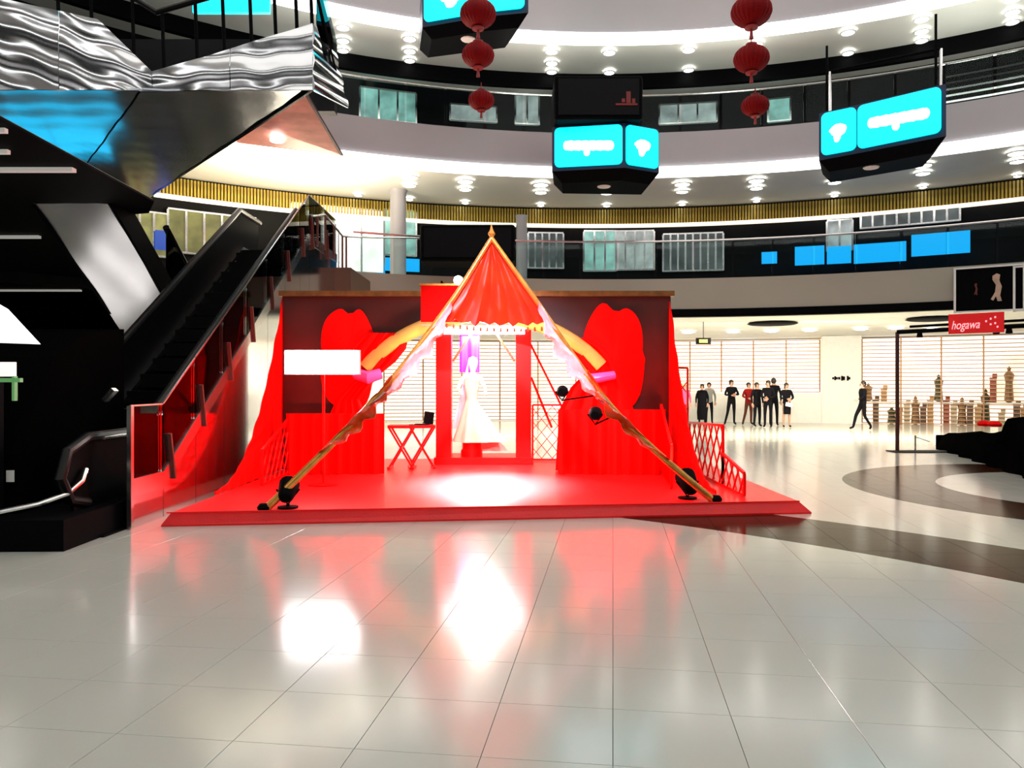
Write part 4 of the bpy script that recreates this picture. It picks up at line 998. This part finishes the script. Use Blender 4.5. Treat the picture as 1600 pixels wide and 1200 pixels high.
# black covered pile
pl = thing('covered_furniture', 'large black cloth covered pile of furniture at the right edge', 'covered furniture', (11, 15, 0))
pa, pb = Vector((10.5, 19.0, 0)), Vector((8.2, 11.3, 0)); side = Vector((3.0, -.5, 0))
prof = [(0, .35), (.05, .42), (.2, .47), (.42, .60), (.55, .66), (.58, .95), (.66, 1.0), (.74, 1.06), (.8, 1.0), (.84, 1.0), (1, .95)]
def ph(u):
    for (a, x), (b, y) in zip(prof, prof[1:]):
        if a <= u <= b: return x+(y-x)*(u-a)/(b-a)
    return prof[-1][1]
grid = []
for j in range(24):
    v = j/23; row = []
    for i in range(61):
        u = i/60; h = ph(u)
        if v < .18: z = h*min(1, (v/.14)); off = v*.35
        elif v > .82: z = h*max(0, (1-v)/.16); off = v
        else: z = h+.04*sin(u*37+v*9)+.03*sin(v*31+u*11); off = v
        z = min(z, h+.06)
        p = pa.lerp(pb, u)+side*off; p += Vector((-.06*sin(u*50)*(1-min(1, v/.15)), 0, 0)); p.z = max(.012, z); row.append(p)
    grid.append(row)
M_tarp = mat('black_cover', (.002, .002, .002), .9, var=.3, scale=2, spec=0)
part('cloth_cover', MB().sheet(grid, (0, 0, -.01)), M_tarp, pl, True)
part('end_flap', MB().prism([pa, pa+side, pa+side+Vector((0, 0, .34)), pa+Vector((0, 0, .34))], (0, .03, 0)), M_tarp, pl)
part('end_flap', MB().prism([pb, pb+side, pb+side+Vector((0, 0, .93)), pb+Vector((.5, 0, .93))], (0, -.03, 0)), M_tarp, pl)
pf = P(1428, 705, 18.5)
rs = thing('chrome_rope_post', 'short thin pale post with a bar beside the black covered pile', 'post', (P(1430, 0, 18.3).x, 18.3, 0))
part('post', MB().tube([(rs.location.x, 18.3, 0), (rs.location.x, 18.3, .38)], .02, 8), M_chrome, rs)
part('bar', MB().tube([(rs.location.x, 18.3, .34), P(1452, 690, 18.6)], .012, 6), M_chrome, rs)
for k, (px, py, Y) in enumerate(((1512, 668, 16.3), (1528, 664, 16.1))):
    o = MB().lathe([(0, 0), (.12, .01), (.14, .06), (.08, .12), (0, .13)], n=10).build('red_bundle', M_red, None, True, (P(px, py, Y).x+.35, Y, .70))
    tag(o, 'small red cloth bundle on the black covered pile, %s' % ('farther from the right edge' if k == 0 else 'nearer the right edge'), 'bundle')

# ------------------------------------------------------------------ people
M_skin = mat('skin', (.55, .30, .21), .5, var=.05); M_hair = mat('dark_hair', (.01, .007, .005), .5)
def person(px, feet_y, H, face, top, bottom, label, pose='stand', skirt=None, coat=None, hairc=None, shoes=(.01, .01, .01), bare=None):
    Y = 1.6*F/(feet_y-600); X = (px-800)/F*Y; s = H/1.75
    t = thing('person', label, 'person', (X, Y, 0), face, None)
    J = dict(pel=(0, 0, .95), wst=(0, .0, 1.10), chs=(0, .0, 1.32), nk=(0, 0, 1.47), hb=(0, -.01, 1.56), ht=(0, 0, 1.68))
    J.update(shL=(-.17, 0, 1.41), shR=(.17, 0, 1.41), hpL=(-.09, 0, .90), hpR=(.09, 0, .90))
    legs = {'stand': (((-.11, -.01, .50), (-.12, .02, .09), (-.13, -.12, .035)), ((.11, -.01, .50), (.12, .02, .09), (.13, -.12, .035))),
            'wide': (((-.16, -.02, .50), (-.25, .02, .09), (-.32, -.10, .035)), ((.10, -.01, .50), (.11, .02, .09), (.14, -.12, .035))),
            'walk': (((-.09, -.20, .52), (-.09, -.30, .10), (-.09, -.44, .06)), ((.09, .02, .50), (.09, .26, .13), (.09, .20, .035)))}[pose if pose in ('stand', 'wide', 'walk') else ('wide' if pose == 'cross' else 'stand')]
    arms = {'stand': (((-.25, .02, 1.14), (-.24, -.04, .90)), ((.25, .02, 1.14), (.24, -.04, .90))),
            'cross': (((-.27, -.02, 1.16), (-.06, -.20, 1.14)), ((.27, -.02, 1.16), (.06, -.22, 1.18))),
            'fold': (((-.25, -.02, 1.15), (-.03, -.20, 1.10)), ((.25, -.02, 1.15), (.05, -.20, 1.05))),
            'wide': (((-.27, .0, 1.16), (-.10, -.18, 1.08)), ((.27, 0, 1.16), (.10, -.18, 1.08))),
            'walk': (((-.22, .10, 1.15), (-.22, .02, .93)), ((.22, -.08, 1.16), (.20, -.28, 1.08)))}[pose]
    V = []; E = []; Rd = []
    def v(p, r): V.append(Vector(p)*s); Rd.append((r[0]*s, r[1]*s) if isinstance(r, tuple) else (r*s, r*s)); return len(V)-1
    pel = v(J['pel'], (.145, .11)); ws = v(J['wst'], (.13, .10)); ch_ = v(J['chs'], (.16, .115)); nk = v(J['nk'], .055); hb = v(J['hb'], (.068, .08)); ht = v(J['ht'], (.078, .092))
    E += [(pel, ws), (ws, ch_), (ch_, nk), (nk, hb), (hb, ht)]
    for sd, hp, lg, sh_, am in (('L', J['hpL'], legs[0], J['shL'], arms[0]), ('R', J['hpR'], legs[1], J['shR'], arms[1])):
        h_ = v(hp, .09); kn = v(lg[0], .058); an = v(lg[1], .042); to_ = v(lg[2], (.045, .03)); E += [(pel, h_), (h_, kn), (kn, an), (an, to_)]
        s_ = v(sh_, .062); el = v(am[0], .045); wr = v(am[1], .03); E += [(ch_, s_), (s_, el), (el, wr)]
    me = bpy.data.meshes.new('tmp'); me.from_pydata(V, E, []); ob = bpy.data.objects.new('tmp', me); C.objects.link(ob)
    md = ob.modifiers.new('s', 'SKIN')
    for i, r in enumerate(Rd): me.skin_vertices[0].data[i].radius = r
    me.skin_vertices[0].data[pel].use_root = True
    md2 = ob.modifiers.new('u', 'SUBSURF'); md2.levels = 1; md2.render_levels = 1
    dg = bpy.context.evaluated_depsgraph_get(); dg.update(); bm_me = bpy.data.meshes.new_from_object(ob.evaluated_get(dg)); bpy.data.objects.remove(ob)
    mb = MB(); mb.v = [tuple(q.co) for q in bm_me.vertices]; mb.f = [tuple(p.vertices) for p in bm_me.polygons]
    # hands: palm plus five tapered fingers at each wrist; nose and ears on the head
    nb = len(mb.f)
    for am, sd in ((arms[0], -1), (arms[1], 1)):
        e, w0 = Vector(am[0])*s, Vector(am[1])*s; d_ = (w0-e).normalized(); sx = d_.cross(Vector((0, 1, .2))).normalized()
        mb.tube([w0-d_*.02, w0+d_*.05*s, w0+d_*.09*s], [.026*s, .04*s, .036*s], 6)
        for q in range(4):
            o_ = sx*(q-1.5)*.02*s; L = (.07, .08, .075, .06)[q]*s
            mb.tube([w0+d_*.08*s+o_, w0+d_*(.08*s+L*.6)+o_+Vector((0, -.004, 0)), w0+d_*(.08*s+L)+o_+Vector((0, -.015, 0))], [.01*s, .009*s, .006*s], 5)
        mb.tube([w0+d_*.02*s+sx*.03*s, w0+d_*.06*s+sx*.055*s, w0+d_*.09*s+sx*.055*s], [.012*s, .011*s, .007*s], 5)
    hz = 1.60*s
    mb.tube([(0, -.085*s, hz+.02*s), (0, -.112*s, hz-.01*s)], [.008*s, .014*s], 5)
    for sd in (-1, 1): mb.tube([(sd*.078*s, .0, hz-.02*s), (sd*.09*s, .01, hz+.02*s)], [.012*s, .014*s], 5)
    mb.m = []
    fz = []
    for k, f in enumerate(mb.f):
        c = sum((Vector(mb.v[i]) for i in f), Vector())/len(f); z = c.z/s
        if k >= nb: mi = 0
        elif z > 1.47: mi = 0
        elif z > .93 or abs(c.x/s) > .20 and z > .85: mi = 1
        elif z > .09 and (z > .48 if bare else True): mi = 2
        elif z > .09: mi = 0
        else: mi = 3
        if pose in ('walk',) and k < nb and .09 < z <= .93: mi = 2
        mb.m.append(mi)
    key = lambda c, n_: mat('%s_%02d_%02d_%02d' % (n_, c[0]*99, c[1]*99, c[2]*99), c, .8, var=.1, spec=.05)
    body = mb.build('body', [M_skin, key(top, 'cloth'), key(bottom, 'cloth'), key(shoes, 'leather')], t, True)
    hc = key(hairc, 'hair') if hairc else M_hair
    hv = MB().lathe([(.070, -.09), (.086, -.03), (.090, .03), (.082, .07), (.055, .10), (.02, .115), (0, .117)], (0, .028, 1.625), 14)
    if hairc or skirt: hv.lathe([(.05, -.18), (.075, -.1), (.09, 0), (.06, .05)], (0, .05, 1.62), 10)
    hv.v = [tuple(Vector(q)*s) for q in hv.v]; hv.build('hair', hc, t, True)
    fc = MB()
    for sd in (-1, 1): fc.box((sd*.03*s, -.093*s, 1.625*s), (.022*s, .008*s, .010*s))
    fc.box((0, -.092*s, 1.56*s), (.045*s, .008*s, .008*s)); fc.build('face_features', M_hair, t)
    if skirt:
        sk = MB().lathe([(.15, .0), (.16, .2), (.155, .35), (.13, .52)], (0, 0, .52), 14); sk.v = [tuple(Vector(q)*s) for q in sk.v]; sk.build('skirt', key(skirt, 'cloth'), t, True)
    if coat:
        sk = MB().lathe([(.20, .0), (.22, .3), (.20, .6), (.19, .85), (.24, 1.05), (.22, 1.16), (.08, 1.26), (0, 1.26)], (0, .01, .22), 16); sk.v = [(q[0]*s, q[1]*s*.75, q[2]*s) for q in sk.v]; sk.build('long_coat', key(coat, 'cloth'), t, True)
    return t
K = (.006, .006, .008)
person(1070, 666, 1.66, .3, (.85, .10, .25), (.7, .02, .04), 'blonde woman in a pink top behind the stage lattice', 'stand', hairc=(.7, .5, .3))
person(1097, 664, 1.62, -.4, K, K, 'person in a long black coat, leftmost of the dark clothed group', 'stand', coat=K)
person(1108, 662, 1.68, -.2, (.25, .25, .24), K, 'person in grey top partly hidden behind the long black coat', 'stand')
person(1143, 664, 1.78, .1, K, K, 'man in black with arms crossed and legs apart standing alone', 'cross', bare=None)
person(1170, 664, 1.68, .2, (.22, .01, .01), (.10, .03, .02), 'person in dark red top with brown trousers beside the group in black', 'wide')
person(1183, 667, 1.68, .3, K, K, 'person in black standing beside the dark red top', 'stand')
person(1200, 668, 1.75, -.6, K, K, 'person in black in the middle of the group facing the others', 'fold')
person(1209, 665.5, 1.85, 2.6, K, K, 'tallest person in black at the back of the group', 'stand')
person(1229, 668, 1.66, .0, K, (.4, .25, .18), 'woman in black jacket and knee length black skirt holding papers', 'fold', skirt=K)
person(1348, 672, 1.72, -pi/2+.05, K, K, 'man in black walking alone toward the group', 'walk')
pp = P(1229, 632, 1.6*F/68)
tag(MB().box((0, 0, 0), (.24, .02, .14), rot=Matrix.Rotation(.2, 3, 'Y')).build('paper_sheet', M_wgloss, None, False, (pp.x, pp.y-.25, pp.z)), 'white papers held by the woman in the black skirt', 'papers')
